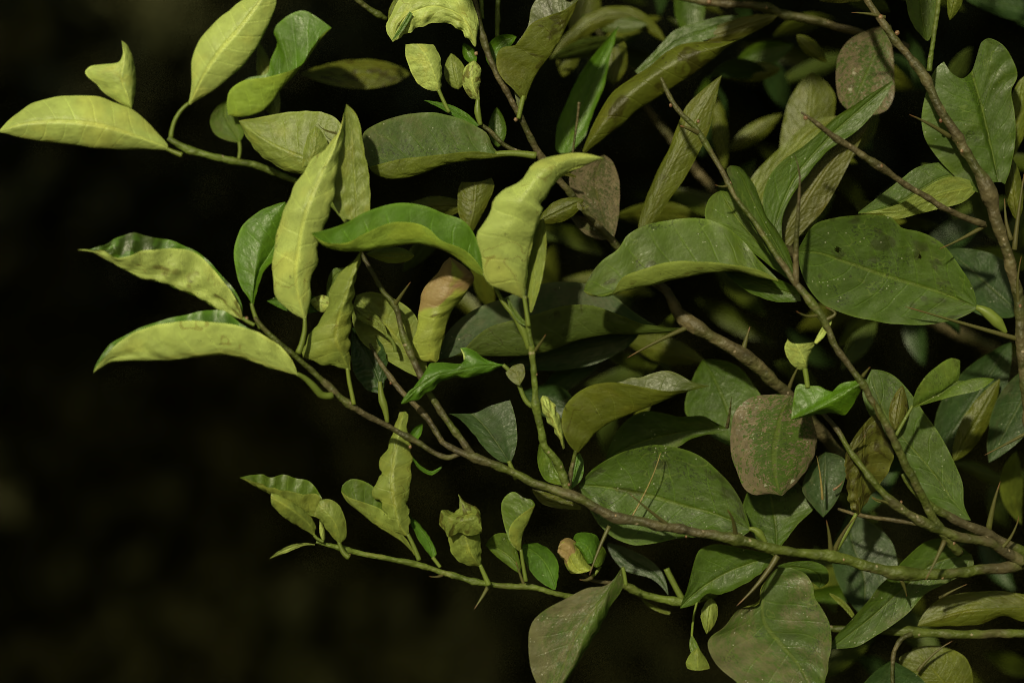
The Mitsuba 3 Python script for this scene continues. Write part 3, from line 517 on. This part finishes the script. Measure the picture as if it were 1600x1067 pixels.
roll('1085,508 1030,510 995,490 946,455 900,441 845,444 785,467 753,478 718,499 692,532 686,560', '1085,514 1005,522 950,522 900,532 850,550 800,556 750,556 718,556 686,562', '1085,512 1005,506 970,493 925,477 876,479 830,493 802,500 767,510 739,530 718,552 686,561', k=6, d=(2.2, 1.6), tone=5, dust=6, spots=2, wr=.5, mid=1, label='long dark dusty leaf drooping left from the forked branch')
blade((1000, 520), (790, 572), 30, d=(4, 4.5), vis='t', tone=5, dust=1)
blade((900, 640), (818, 612), 26, d=(5, 5), vis='t', tone=5)

# --- thin green twig at the centre top, down to the crossing
branch('twig', '1033,122 1040,138 1056,168 1088,203 1116,249 1137,284 1146,302 1178,345 1215,400 1250,450 1282,492 1299,530 1338,586 1362,625 1390,672 1408,710 1430,755 1450,795 1478,838 1500,865', [-.6, -.8, -1, -1.2, -1.6, -2, -2.4, -2.6, -2.6, -2.4, -2, -1.6, -1, -.4], [3.5, 4.5, 5.2, 5.6, 5.6, 5.6, 5.2, 5.2, 6, 7, 8, 6.5, 6.5, 7, 8, 8.5, 8.5, 8.5, 9, 9], 'mixed_stem',
       'long green brown stem running down through the middle of the right half', nodes=[(1140, 288), (1350, 594), (1480, 838), (1270, 470), (1100, 222)])
thorn('1092,208 1078,202 1063,197', (-1, -1.4), 4, tip=2); thorn('1140,290 1128,292 1117,289', (-1.2, -1.6), 3)
bud(1141, 287, -2.1, 5); bud(1048, 165, -1.3, 4.5); bud(1091, 190, -1.2, 4)
thorn('1244,446 1244,380 1247,333 1250,280 1241,240', (-2.2, -3.4), 6, mat='woody_stem')
thorn('1280,492 1262,494 1244,486', (-2.6, -3.2), 3.2)
thorn('1348,588 1354,580 1360,573', (-2, -2.4), 3.5)
thorn('1290,500 1305,490 1290,480', (-2, -2), 4)
roll('1216,437 1190,410 1179,399 1161,375 1133,354 1098,341 1063,342 1024,348 982,366 965,390 940,408 923,429 912,453', '1216,440 1182,432 1150,424 1098,428 1052,437 1017,446 985,453 966,458 940,464 922,462 912,455', '1216,437 1182,421 1150,414 1098,409 1045,409 1010,419 977,430 967,441 958,456 938,462 912,454', k=6, d=(-1, -1.8), tone=1, dust=3, spots=3, wr=.8, nv=6, mid=.8, ref=1, ns=52, nt=34, label='broad arched leaf with a brown rolled lower margin, right of centre')
leaf(['1247,447 1185,402 1135,360 1103,343 1107,312 1126,298', '1246,446 1200,395 1155,345 1126,298', '1245,444 1218,392 1182,330 1150,305 1126,298'], d=(-.4, .6), vis='t', tone=1, dust=5, mid=1)
leaf(['1244,446 1205,400 1180,362 1156,318 1142,282 1135,266 1141,259', '1247,446 1216,388 1190,342 1172,305 1158,275 1145,259', '1250,446 1234,398 1218,366 1198,336 1186,306 1172,280 1156,262 1146,259'], off=(0, 2.5, 0), d=(-1.2, -2), vis='t', tone=2, dust=6, spots=2, mid=1, wr=.4, label='narrow dusty folded leaf standing upright beside the dark thorn')
leaf(['1252,470 1213,472 1178,460 1150,443 1132,424', '1250,462 1200,448 1132,422', '1248,450 1200,432 1132,420'], d=(0, .4), vis='t', tone=2, dust=2, mid=1)
leaf(['1258,577 1246,576 1233,563 1226,545 1231,530', '1260,577 1254,556 1248,545 1244,537', '1261,577 1264,558 1275,534'], off=(0, -4, 0), d=(-2, -2.4), tone=0, spots=2, open_tip=True, mid=1, wr=.7, pet='1257,574 1260,590 1262,606', petr=4, label='small pale cupped curl with a reddish rim on the long green stem')
leaf(['1272,535 1283,514 1293,500', '1276,537 1290,522 1300,500'], d=(-2.6, -2.4), tone=0, off=(2, -2), vis='u')
leaf(['1236,655 1240,625 1243,606 1250,600 1262,603 1280,603 1297,613 1314,600 1335,595 1353,593', '1236,655 1260,638 1285,622 1310,610 1330,602 1353,594', '1236,655 1262,645 1285,633 1312,618 1332,606 1353,594', '1240,655 1290,646 1318,648 1335,628 1345,610 1353,594'], off=(3, 0, -3, 4), d=(-2, -2.6), vis='t', tone=7, ref=0, mid=2, wr=.5, label='bright lime green folded leaf right of the mud covered leaf')
leaf(['1235,618 1173,622 1149,643 1142,671 1142,706 1152,738 1163,762 1180,773 1205,771 1220,774', '1236,618 1205,650 1190,690 1195,735 1220,774', '1238,620 1245,655 1256,685 1246,720 1234,750 1220,774', '1262,635 1271,660 1276,689 1268,720 1240,757 1222,774'], off=(0, -3, 1, 5), d=(.2, -.4), vis='t', tone=2, dust=12, mid=1.3, ref=0, wr=.5, ns=52, nt=36, label='leaf crusted with pale brown mud, right of centre')
leaf(['1262,645 1255,700 1235,750 1222,772', '1263,645 1277,690 1268,722 1238,760 1222,772'], d=(1, .6), tone=3, off=(0, 0))
leaf(['1150,700 1110,680 1070,640 1085,586 1098,562', '1152,700 1140,650 1120,600 1098,562', '1156,700 1200,640 1180,605 1150,570 1098,562'], d=(4, 4.5), vis='t', tone=2, dust=2, mid=1)
thorn('1136,668 1140,645 1143,618', (0, -1), 3.2, mat='woody_stem')
leaf(['1527,483 1489,500 1450,507 1408,507 1362,501 1327,493 1292,479 1271,461 1256,436 1247,400', '1527,481 1461,454 1390,433 1320,409 1282,396 1247,394', '1526,477 1520,450 1496,411 1471,380 1436,362 1411,357 1390,339 1355,335 1320,338 1285,345 1268,355 1255,375 1247,390'], off=(0, 3, -1), d=(.2, -.4), vis='t', tone=2, dust=5, spots=3, mid=1, wr=.7, ns=64, nt=44, holes=[(1309, 390, 4.5), (1438, 402, 3.5)],
     pet='1525,480 1538,486 1555,500 1572,520', petr=(4, 9, 10, 3), label='large flat green leaf with two tiny holes, at the right')
roll('1517,812 1506,787 1504,755 1492,724 1468,678 1443,643 1418,608 1390,583 1362,577', '1517,813 1492,785 1454,733 1415,688 1380,640 1362,577', '1517,813 1478,802 1446,776 1428,745 1402,700 1366,660 1348,620 1362,577', k=-1, d=(.4, 1), vis='t', tone=2, dust=4, wr=.5, mid=1, label='long dark green leaf with a pale midrib behind the green brown stem')
leaf(['1340,806 1328,787 1322,748 1320,713', '1342,806 1338,755 1338,710 1334,684', '1343,806 1352,750 1358,700 1366,648', '1345,800 1366,768 1384,745 1396,715 1378,672'], off=(0, -3, -1, 2), open_tip=True, d=(.2, -.4), vis='u', tone=4, spots=7, dust=6, mid=1.5, wr=1.4, label='mottled yellow brown decaying leaf with torn edges', pet='1338,802 1326,825 1306,858', petr=(3, 4, 5))
blade((1398, 672), (1410, 602), 14, d=(-.2, .2), tone=4, spots=4)
leaf(['1290,706 1268,726 1254,766 1270,790 1286,808', '1290,706 1288,750 1286,808', '1290,706 1322,722 1320,750 1308,780 1286,808'], d=(1.4, .8), vis='t', tone=5, dust=6, mid=1)
thorn('1285,780 1282,745 1276,712', (-.2, -.8), 2.5, mat='straw_skin')
thorn('1302,765 1312,758 1318,750', (.4, .2), 2.2, mat='bud_skin')
leaf(['1426,636 1429,617 1443,592 1464,572 1485,560 1500,563', '1426,636 1447,618 1475,606 1500,580', '1426,636 1455,622 1480,606 1497,595', '1427,636 1465,620 1500,598 1531,590 1553,592', '1427,637 1455,629 1489,619 1524,611 1553,593'], off=(-1, 1, 3, 1, -2), d=(-1.6, -2), vis='t', tone=1, dust=5, open_tip=True, mid=2, ref=0, wr=.4, ns=48, nt=36, pet='1426,634 1414,655 1400,680', petr=(2.5, 3), label='small grey green folded leaf at the right, shaped like a pair of wings')

# --- lower right fork
branch('fork', '1720,905 1600,862 1541,832 1513,822 1461,794 1430,770 1410,740', [1, .4, 0, -.4, -.6], [12, 11, 9, 9, 8, 6, 4], 'mixed_stem', 'smooth branch entering at the right edge above the main branch', nodes=[(1530, 828)])
thorn('1545,826 1552,790 1563,752', (-.6, -1.2), 6)
branch('forkside', '1600,880 1566,858 1545,846 1496,839 1443,818 1401,790 1362,748 1331,706 1306,668 1280,640', [0, -.4, -.8, -1, -1.2, -1.4, -1, -.4, .6], [12, 11, 9.5, 9, 8.5, 8, 7, 6, 5.5, 5], 'mixed_stem', 'brown twig passing in front of the decaying mottled leaf', nodes=[(1443, 818), (1488, 842), (1400, 790)])
thorn('1394,788 1380,783 1362,778', (-1.4, -1.8), 3.5); thorn('1592,478 1590,440 1596,400', (0, -.8), 4); thorn('1330,704 1345,690 1352,678', (-.4, -1), 3); thorn('1376,656 1368,640 1366,626', (-1, -1.6), 3); thorn('1560,860 1580,838 1592,806', (0, -.6), 4)
bud(1490, 848, -1.8, 5); bud(1408, 784, -2, 3.5)
branch('forktwig', '1440,818 1412,815 1376,810 1341,804 1310,795', [-1, -.6, 0, 1], [6, 5, 4.5, 4, 3], 'woody_stem', sub='forkside')
leaf(['1362,775 1375,780 1385,780', '1362,778 1374,785 1386,784'], d=(0, 0), tone=4)
branch('low', '1760,992 1600,990 1496,990 1425,987 1360,984 1300,983 1240,985', [3, 2.2, 1.8, 1.8, 2, 2.4, 3], [9, 9, 9, 9, 8, 7, 6], 'mixed_stem', 'straight branch low at the right edge, near the bottom', nodes=[(1425, 987)])
branch('lowtwig', '1425,990 1408,999 1396,1024 1394,1060 1400,1110', [1.4, 1], [6, 5, 4.5, 4, 4], 'woody_stem', sub='low')
thorn('1468,934 1490,922 1512,912', (.6, 0), 3); thorn('1434,1048 1460,1020 1490,1000', (2.4, 2), 3.5)
leaf(['1680,972 1600,971 1566,962 1531,975 1478,977 1434,978', '1680,950 1600,950 1530,952 1434,977', '1680,930 1600,928 1566,923 1524,924 1478,931 1450,950 1434,976'], d=(2.4, 2.4), tone=3, spots=2, mid=1, label='olive leaf lying along the right edge above the low branch')
leaf(['1500,1110 1440,1090 1405,1030 1425,1016', '1505,1110 1470,1060 1425,1014', '1512,1110 1520,1060 1508,1026 1461,1008 1425,1013'], d=(3, 3.2), tone=3, mid=1)
blade((1400, 1130), (1392, 1032), 56, d=(1.4, 1.2), vis='t', tone=5, dust=2, label='dark green leaf rising from the bottom edge at right')

# --- stout branch at the right
branch('stout', '1335,-60 1355,0 1383,39 1419,88 1443,116 1468,168 1496,217 1522,258 1545,298 1552,336 1566,374 1580,418 1592,478 1598,565 1610,680 1650,860', [.5, 0, -.4, -.6, -.6, -.6, -.4, 0, .4, 1], [6, 7, 8, 8, 9, 9, 9, 10, 13, 12, 11, 11, 11, 11, 12, 14], 'woody_stem', 'stout upright branch along the right edge of the view', nodes=[(1440, 110), (1545, 300), (1540, 350), (1496, 215)])
thorn('1484,214 1455,196 1420,179', (-1, -2), 5)
thorn('1540,352 1505,372 1468,389', (-.6, -1.4), 4.5)
thorn('1590,530 1500,504 1414,479', (-.6, -1.8), 5)
thorn('1620,668 1575,692 1538,711', (0, -.8), 4)
thorn('1383,28 1355,22 1330,20', (-.8, -1.2), 4)
bud(1376, 27, -1.2, 6); bud(1402, 52, -1.2, 6); bud(1470, 189, -1.6, 5); bud(1503, 236, -1.4, 4.5); bud(1594, 478, -1.4, 4); bud(1497, 222, -1.4, 4)
branch('stoutside', '1538,351 1478,326 1404,281 1373,259 1313,221 1285,199 1252,176', [-.8, -1.6, -2.2, -2.6, -3], [7, 6.5, 6.5, 7, 6.5, 5.5, 2], 'woody_stem', 'bare pinkish twig with buds, pointing up left at the right', nodes=[(1377, 262), (1312, 220)])
bud(1259, 184, -3.5, 6); bud(1377, 260, -2.9, 5)
use(NAMES['stout'])
leaf(['1553,285 1531,302 1510,291 1489,273 1461,242 1443,210 1440,182 1447,144 1461,109 1475,97', '1556,285 1527,260 1502,190 1489,116', '1558,285 1540,225 1520,160 1503,123', '1560,285 1550,235 1536,175 1518,112', '1564,285 1568,215 1556,140 1534,66', '1570,288 1580,259 1587,207 1585,175 1580,144 1590,119 1583,95 1566,70 1545,60'], off=(2, 0, 0, 2, 0, -1), open_tip=True, d=(.6, .4), vis='t', tone=2, dust=4, spots=1, mid=3, ref=3, wr=.7, ns=60, nt=44, label='large green leaf with a deep bite at its end, at the upper right')
leaf(['1447,64 1429,43 1419,21 1414,-40', '1449,64 1440,20 1438,-40', '1452,63 1461,35 1466,-40'], d=(-.6, 0), vis='t', tone=1, dust=6, open_tip=True, mid=1)
branch('shootlet', '1452,112 1458,60 1465,20 1470,-40', [-.6, -.8], [6, 5, 5, 5], 'young_stem', sub='stout')
blade((1500, -30), (1484, 32), 12, d=(.4, .6), tone=2)
leaf(['1530,292 1496,316 1461,327 1426,336 1401,341 1376,334 1341,334', '1530,285 1475,276 1440,295 1401,318 1341,333', '1530,270 1500,258 1471,254 1433,262 1408,280 1376,305 1341,332'], off=(-3, 0, 2), d=(1, .6), vis='t', tone=2, dust=5, mid=1, ref=1, label='grey green leaf with a yellowish fold below the bare pinkish twig')
leaf(['1530,293 1500,318 1461,328 1426,337 1401,342 1376,335 1345,334', '1530,287 1476,278 1441,297 1402,320 1345,333'], off=(-2, -4), d=(.8, .4), vis='u', tone=1, spots=1)
leaf(['1385,40 1345,52 1320,70 1308,95 1306,126 1310,154 1328,174', '1388,40 1365,90 1345,135 1328,174', '1392,40 1396,95 1398,140 1386,172 1360,180 1328,174'], d=(4.5, 4), vis='t', tone=2, dust=12, mid=1, label='round leaf patched with brown mud, behind the stout branch')
leaf(['1205,372 1192,310 1200,280 1222,252 1257,228 1285,203 1299,189 1313,179 1355,151 1395,126', '1208,372 1235,290 1290,220 1345,170 1395,128', '1222,372 1224,336 1250,290 1278,253 1299,232 1331,211 1366,176 1395,130'], off=(1, 2, 0), d=(2, 2.2), vis='t', tone=2, dust=4, mid=1, label='long green leaf slanting up right behind the bare twig')
leaf(['1205,376 1226,310 1262,257 1315,214 1350,190', '1235,384 1264,352 1283,333 1328,253 1362,184'], d=(3, 3), tone=4, vis='u', off=(0, 0))
leaf(['1180,330 1168,290 1220,230 1270,190 1310,182', '1185,335 1210,290 1260,230 1310,186'], d=(5, 5.5), tone=2)
leaf(['1218,300 1219,224 1229,168 1247,133 1268,112', '1250,300 1260,200 1268,112', '1285,290 1302,190 1305,154 1292,130 1268,112'], d=(7, 7.5), tone=3, mid=1, label='broad blurred olive leaf behind the bare twig')
blade((1594, 490), (1480, 390), 46, d=(3.5, 4), vis='t', tone=5, dust=3, tilt=4)
blade((1465, 710), (1580, 535), 42, d=(5, 4.5), vis='t', tone=5, dust=2)
blade((1490, 720), (1562, 592), 20, d=(4, 4), tone=3)
blade((1625, 570), (1545, 722), 34, d=(3, 3.4), vis='t', tone=5, dust=6)
blade((1590, 345), (1578, 240), 14, d=(2, 2), tone=3)
thorn('1585,390 1592,330 1602,262', (.4, 0), 5); thorn('1580,375 1572,345 1570,310', (.4, .2), 4.5)
blade((1600, 120), (1580, 250), 18, d=(3, 3.5), tone=2)
branch('top', '1420,75 1345,52 1285,36 1222,21 1198,12 1100,2 1040,-10', [5, 5, 5, 5, 5.5], [8, 8, 9, 9, 8, 8, 7], 'woody_stem', 'blurred brown branch along the top edge at right', nodes=[(1200, 14)])
bud(1198, 12, 4, 7); bud(1108, 3, 4.6, 6)
leaf(['916,238 937,222 965,201 993,176 1028,152 1056,134 1088,113 1116,92 1141,71 1179,51', '912,238 940,200 985,150 1030,115 1085,85 1130,72 1179,50', '910,236 923,203 937,175 958,144 986,123 1014,105 1042,82 1071,68 1106,65 1141,66 1179,50'], off=(0, -6, 1), wrap=.8, d=(3, 2.6), tone=3, spots=5, wr=.5, mid=2, label='long yellowish leaf with two dark burns, slanting up right at top centre')
leaf(['992,112 1025,78 1056,47 1091,35 1134,25 1176,30', '1000,118 1060,80 1110,60 1176,34'], d=(5, 5), vis='t', tone=2, off=(1, -1))
blade((1215, 25), (1060, 75), 15, d=(4.6, 5.4), tone=4)
leaf(['868,232 871,196 888,154 909,112 944,67 967,40', '885,240 905,190 930,120 967,40', '915,212 930,168 943,135 952,95 967,40'], d=(5.5, 6), vis='t', tone=7, mid=1, label='blurred rich green leaf standing upright at top centre')
blade((958, 132), (962, 45), 21, d=(7.5, 8), tone=3)
blade((1040, 66), (860, 92), 15, via=(955, 25), d=(9, 9), tone=3)
blade((905, 70), (925, -40), 24, d=(11, 11), tone=3)
blade((1080, 60), (1075, -50), 24, d=(9, 9), vis='t', tone=2)
blade((880, 120), (900, 40), 18, d=(10, 10), tone=3)
leaf(['1000,366 997,357 1007,315 1021,280 1042,238 1056,203 1071,168 1099,140 1128,118', '1003,366 1020,320 1045,265 1075,210 1100,165 1128,118', '1005,366 1025,343 1046,312 1071,277 1092,238 1109,200 1116,165 1128,118'], off=(2, -1, 0), d=(3, 2.6), tone=3, spots=2, mid=1, dust=3, label='narrow dark pointed leaf standing in the gap at top centre right')
blade((1245, 55), (1292, 98), 12, d=(6, 6), tone=3)
blade((1132, 265), (1118, 140), 13, d=(10, 10), tone=3)
blade((1140, 235), (1222, 178), 15, d=(11, 11), tone=3)
blade((1220, 108), (1120, 118), 16, d=(9, 9), tone=3)
blade((1150, 100), (1240, 70), 20, d=(10, 10), vis='t', tone=2)
blade((1390, -20), (1280, 2), 12, d=(2, 2), tone=4, dust=9)
branch('upleft', '545,-30 558,0 582,18 604,30', [2, 2.5], [6, 6, 6, 4], 'mixed_stem', 'short green brown twig at the top edge left of centre', nodes=[(590, 24)])
branch('thin', '776,-40 777,0 777,30 777,60', [2.5, 2.5], [5, 5, 5, 4], 'young_stem', 'thin upright green shoot at the top edge, centre')
branch('thinner', '752,-40 752,0 754,30', [1.4, 1.4], [4, 4, 3.5], 'young_stem', 'thinnest green shoot right beside the upper branch, at the top edge')
branch('speckled', '893,255 897,225 902,190 905,160', [3, 2.4], [2.5, 2.5, 2.5, 3.5], 'woody_stem', 'tiny dead speckled twig standing left of the long yellowish leaf', lumps=.3)

# --- inner leaves further back in the same tree (darker leaf tones stand in for the light falling off)
rng = np.random.default_rng(11)
branch('inner', '1900,700 1700,620 1500,520 1300,430 1150,330 1020,180 930,40', [30, 26, 22, 20, 18, 17, 16], [16, 14, 12, 10, 8, 6, 4], 'woody_stem', 'shaded inner branch deep behind the leaves at right')
for _ in range(190):
    x, y = rng.uniform(640, 1680), rng.uniform(-60, 1050)
    if y > 620 and x < 1250 or x < 880 and (y < 300 or y > 560): continue
    if y > 620 and rng.random() < .5: continue
    dd = rng.uniform(6, 24); a = rng.uniform(0, 2 * np.pi); L = rng.uniform(90, 150)
    blade((x, y), (x + L * np.cos(a), y + L * np.sin(a) * .8), L * rng.uniform(.09, .17), via=(x + L * .5 * np.cos(a) + rng.uniform(-14, 14), y + L * .4 * np.sin(a) + rng.uniform(-14, 14)), fat=1.1, d=(dd, dd + rng.uniform(-3, 3)), vis='tu'[rng.random() < .45], tone=int(rng.choice([2, 3, 3, 5, 5])), dust=int(rng.integers(0, 3)), tilt=float(rng.uniform(-8, 8)), ns=16, nt=9)

# trunk and limbs stand outside the view at right; the unseen crown above is put in to shade everything behind
def limb(path3, rad, key, mat='woody_stem', lab=None):
    q = np.array(path3, float); n = 26
    L = np.linspace(0, 1, len(q)); s = np.linspace(0, 1, n)
    c = np.stack([PchipInterpolator(L, q[:, i])(s) for i in range(3)], 1)
    v, f = tube_mesh(c, np.interp(s, np.linspace(0, 1, len(rad)), rad), 14, .12, 3)
    k = numbered('citrus_tree__' + key); scene[k] = mikit.ply((v, f), mat, smooth=True)
    if lab: labels[k] = {'label': lab}
limb([(.95, 1.75, -.1), (.93, 1.72, .5), (.97, 1.75, 1.1), (.92, 1.85, 1.8), (.85, 2.0, 2.6), (.75, 2.1, 3.4)], [.085, .07, .06, .055, .04, .015], 'trunk')
e1 = P(1700, 872, 1); e2 = P(1650, 860, 1); e3 = P(1900, 700, 30)
limb([e1, (.36, 1.18, 1.18), (.55, 1.4, 1.12), (.95, 1.74, .85)], [.004, .007, .013, .028], 'limb')
limb([P(1720, 905, 1), (.33, 1.15, 1.17), (.37, 1.19, 1.175)], [.004, .005, .006], 'limb')
limb([e2, (.34, 1.16, 1.19), (.40, 1.22, 1.165)], [.005, .006, .007], 'limb')
limb([P(1760, 992, 3), (.40, 1.2, 1.14), (.6, 1.45, 1.08), (.95, 1.74, .7)], [.003, .006, .01, .02], 'limb')
limb([e3, (.55, 1.5, 1.24), (.95, 1.76, 1.1)], [.006, .01, .02], 'limb')
for k_, (tx, ty, tz) in enumerate([(-.9, 2.3, 2.5), (-.2, 1.6, 2.3), (.3, 1.25, 1.95), (1.9, 2.2, 2.6), (1.2, 2.9, 2.8), (0, 2.9, 3.0), (.5, 1.6, 2.6), (1.5, 1.3, 2.0)]):
    b = .3 + .05 * k_
    limb([(.92, 1.85, 1.5 + .15 * k_), ((.92 + tx) / 2, (1.85 + ty) / 2, tz - .25), (tx, ty, tz)], [.035, .022, .006], 'limb')

def leaf_cloud(cen, size, tone, rng, long=.085, wide=.036):
    """Many separate folded leaves (four triangles each) at the points cen."""
    n = len(cen)
    ax = rng.normal(size=(n, 3)); ax[:, 2] -= .5; ax /= np.linalg.norm(ax, axis=1, keepdims=True)
    sd = np.cross(ax, rng.normal(size=(n, 3))); sd /= np.linalg.norm(sd, axis=1, keepdims=True)
    up = np.cross(ax, sd)
    L = long * size[:, None]; W = wide * size[:, None]
    base, tip = cen - ax * L / 2, cen + ax * L / 2 - up * L * .08
    m1 = cen + up * L * .04
    l, r = cen + sd * W * .5 + up * W * .15, cen - sd * W * .5 + up * W * .15
    V = np.stack([base, l, m1, r, tip], 1).reshape(-1, 3)
    o = np.arange(n)[:, None] * 5
    F = np.vstack([o + [0, 1, 2], o + [0, 2, 3], o + [1, 4, 2], o + [2, 4, 3]])
    s = np.tile([0, .5, .5, .5, 1], n); c = np.tile([0, -1, 0, 1, 0], n)
    seed = np.repeat(rng.integers(0, 60, n), 5)
    return V, F, code(s, c, seed, 0, np.repeat(tone, 5), 2)

# crown put in out of view to shade the background: leaf clusters above the line of sight
rc_thin = np.random.default_rng(77)
def added_crown_points(n, rng):
    out = []
    while sum(map(len, out)) < n:
        q = np.column_stack([rng.uniform(-3.2, 2.6, 60000), rng.uniform(.98, 3.6, 60000), rng.uniform(1.46, 4.0, 60000)])
        x, y, z = q.T
        bottom = EYE + .1478 * y + .022 + .05 * meshkit.noise(q * [5, 5, 0], 2)
        top = 3.9 - .13 * (x - .3) ** 2 - .35 * (y - 2.3) ** 2
        front = y > 1.0 + .85 * np.clip(z - 1.55, 0, 9) * .55 + .10 * meshkit.noise(q * 4, 8) + np.clip(-.02 - x, 0, 1) * .12
        lobe = np.clip(1 - ((x - .03) / .15) ** 2, 0, 1)  # lobe pulled forward to cast shade on the rear leaves
        front |= (y > 1.0 - .085 * lobe) & (z < 1.75) & (lobe > 0.05) & (z > bottom + .03)
        clump = meshkit.fbm(q * 3.2, 3, 4)
        ok = (z > bottom) & (z < top) & front & (clump > .40)
        ok &= (x > -.9) | (rc_thin.uniform(size=len(q)) < np.clip((top - z) / 1.9, 0, 1))  # thinned at left so some sun reaches the background
        out.append(q[ok])
    return np.vstack(out)[:n]
rc = np.random.default_rng(5)
cp = added_crown_points(95000, rc)
v_, f_, uv_ = leaf_cloud(cp, rc.uniform(.7, 1.2, len(cp)), rc.choice([2, 2, 3, 5], len(cp)), rc)
k_ = 'citrus_tree__added_crown'
scene[k_] = mikit.ply((v_, f_), 'leaf_skin', smooth=False, uv=uv_)
labels[k_] = {'kind': 'stuff'}

# --- the garden behind, in deep shade of the crown put in overhead: ground, and separate shrubs that fill the view
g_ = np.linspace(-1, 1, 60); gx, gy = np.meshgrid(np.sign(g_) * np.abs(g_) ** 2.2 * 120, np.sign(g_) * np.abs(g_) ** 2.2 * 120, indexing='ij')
gz = 6.5 * np.clip((gy - 9.2) / 5.0, 0, 1) ** 1.2 + .06 * (meshkit.fbm(np.stack([gx * .8, gy * .8, gx * 0], -1), 3) - .5) - .02  # the bank is added to block bright sky between the shrubs
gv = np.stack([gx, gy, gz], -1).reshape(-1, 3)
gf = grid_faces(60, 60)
scene['ground'] = mikit.ply((gv, gf), 'soil', smooth=True); labels['ground'] = {'kind': 'structure', 'label': 'dark garden ground with an added bank that blocks the sky behind the shrubs'}
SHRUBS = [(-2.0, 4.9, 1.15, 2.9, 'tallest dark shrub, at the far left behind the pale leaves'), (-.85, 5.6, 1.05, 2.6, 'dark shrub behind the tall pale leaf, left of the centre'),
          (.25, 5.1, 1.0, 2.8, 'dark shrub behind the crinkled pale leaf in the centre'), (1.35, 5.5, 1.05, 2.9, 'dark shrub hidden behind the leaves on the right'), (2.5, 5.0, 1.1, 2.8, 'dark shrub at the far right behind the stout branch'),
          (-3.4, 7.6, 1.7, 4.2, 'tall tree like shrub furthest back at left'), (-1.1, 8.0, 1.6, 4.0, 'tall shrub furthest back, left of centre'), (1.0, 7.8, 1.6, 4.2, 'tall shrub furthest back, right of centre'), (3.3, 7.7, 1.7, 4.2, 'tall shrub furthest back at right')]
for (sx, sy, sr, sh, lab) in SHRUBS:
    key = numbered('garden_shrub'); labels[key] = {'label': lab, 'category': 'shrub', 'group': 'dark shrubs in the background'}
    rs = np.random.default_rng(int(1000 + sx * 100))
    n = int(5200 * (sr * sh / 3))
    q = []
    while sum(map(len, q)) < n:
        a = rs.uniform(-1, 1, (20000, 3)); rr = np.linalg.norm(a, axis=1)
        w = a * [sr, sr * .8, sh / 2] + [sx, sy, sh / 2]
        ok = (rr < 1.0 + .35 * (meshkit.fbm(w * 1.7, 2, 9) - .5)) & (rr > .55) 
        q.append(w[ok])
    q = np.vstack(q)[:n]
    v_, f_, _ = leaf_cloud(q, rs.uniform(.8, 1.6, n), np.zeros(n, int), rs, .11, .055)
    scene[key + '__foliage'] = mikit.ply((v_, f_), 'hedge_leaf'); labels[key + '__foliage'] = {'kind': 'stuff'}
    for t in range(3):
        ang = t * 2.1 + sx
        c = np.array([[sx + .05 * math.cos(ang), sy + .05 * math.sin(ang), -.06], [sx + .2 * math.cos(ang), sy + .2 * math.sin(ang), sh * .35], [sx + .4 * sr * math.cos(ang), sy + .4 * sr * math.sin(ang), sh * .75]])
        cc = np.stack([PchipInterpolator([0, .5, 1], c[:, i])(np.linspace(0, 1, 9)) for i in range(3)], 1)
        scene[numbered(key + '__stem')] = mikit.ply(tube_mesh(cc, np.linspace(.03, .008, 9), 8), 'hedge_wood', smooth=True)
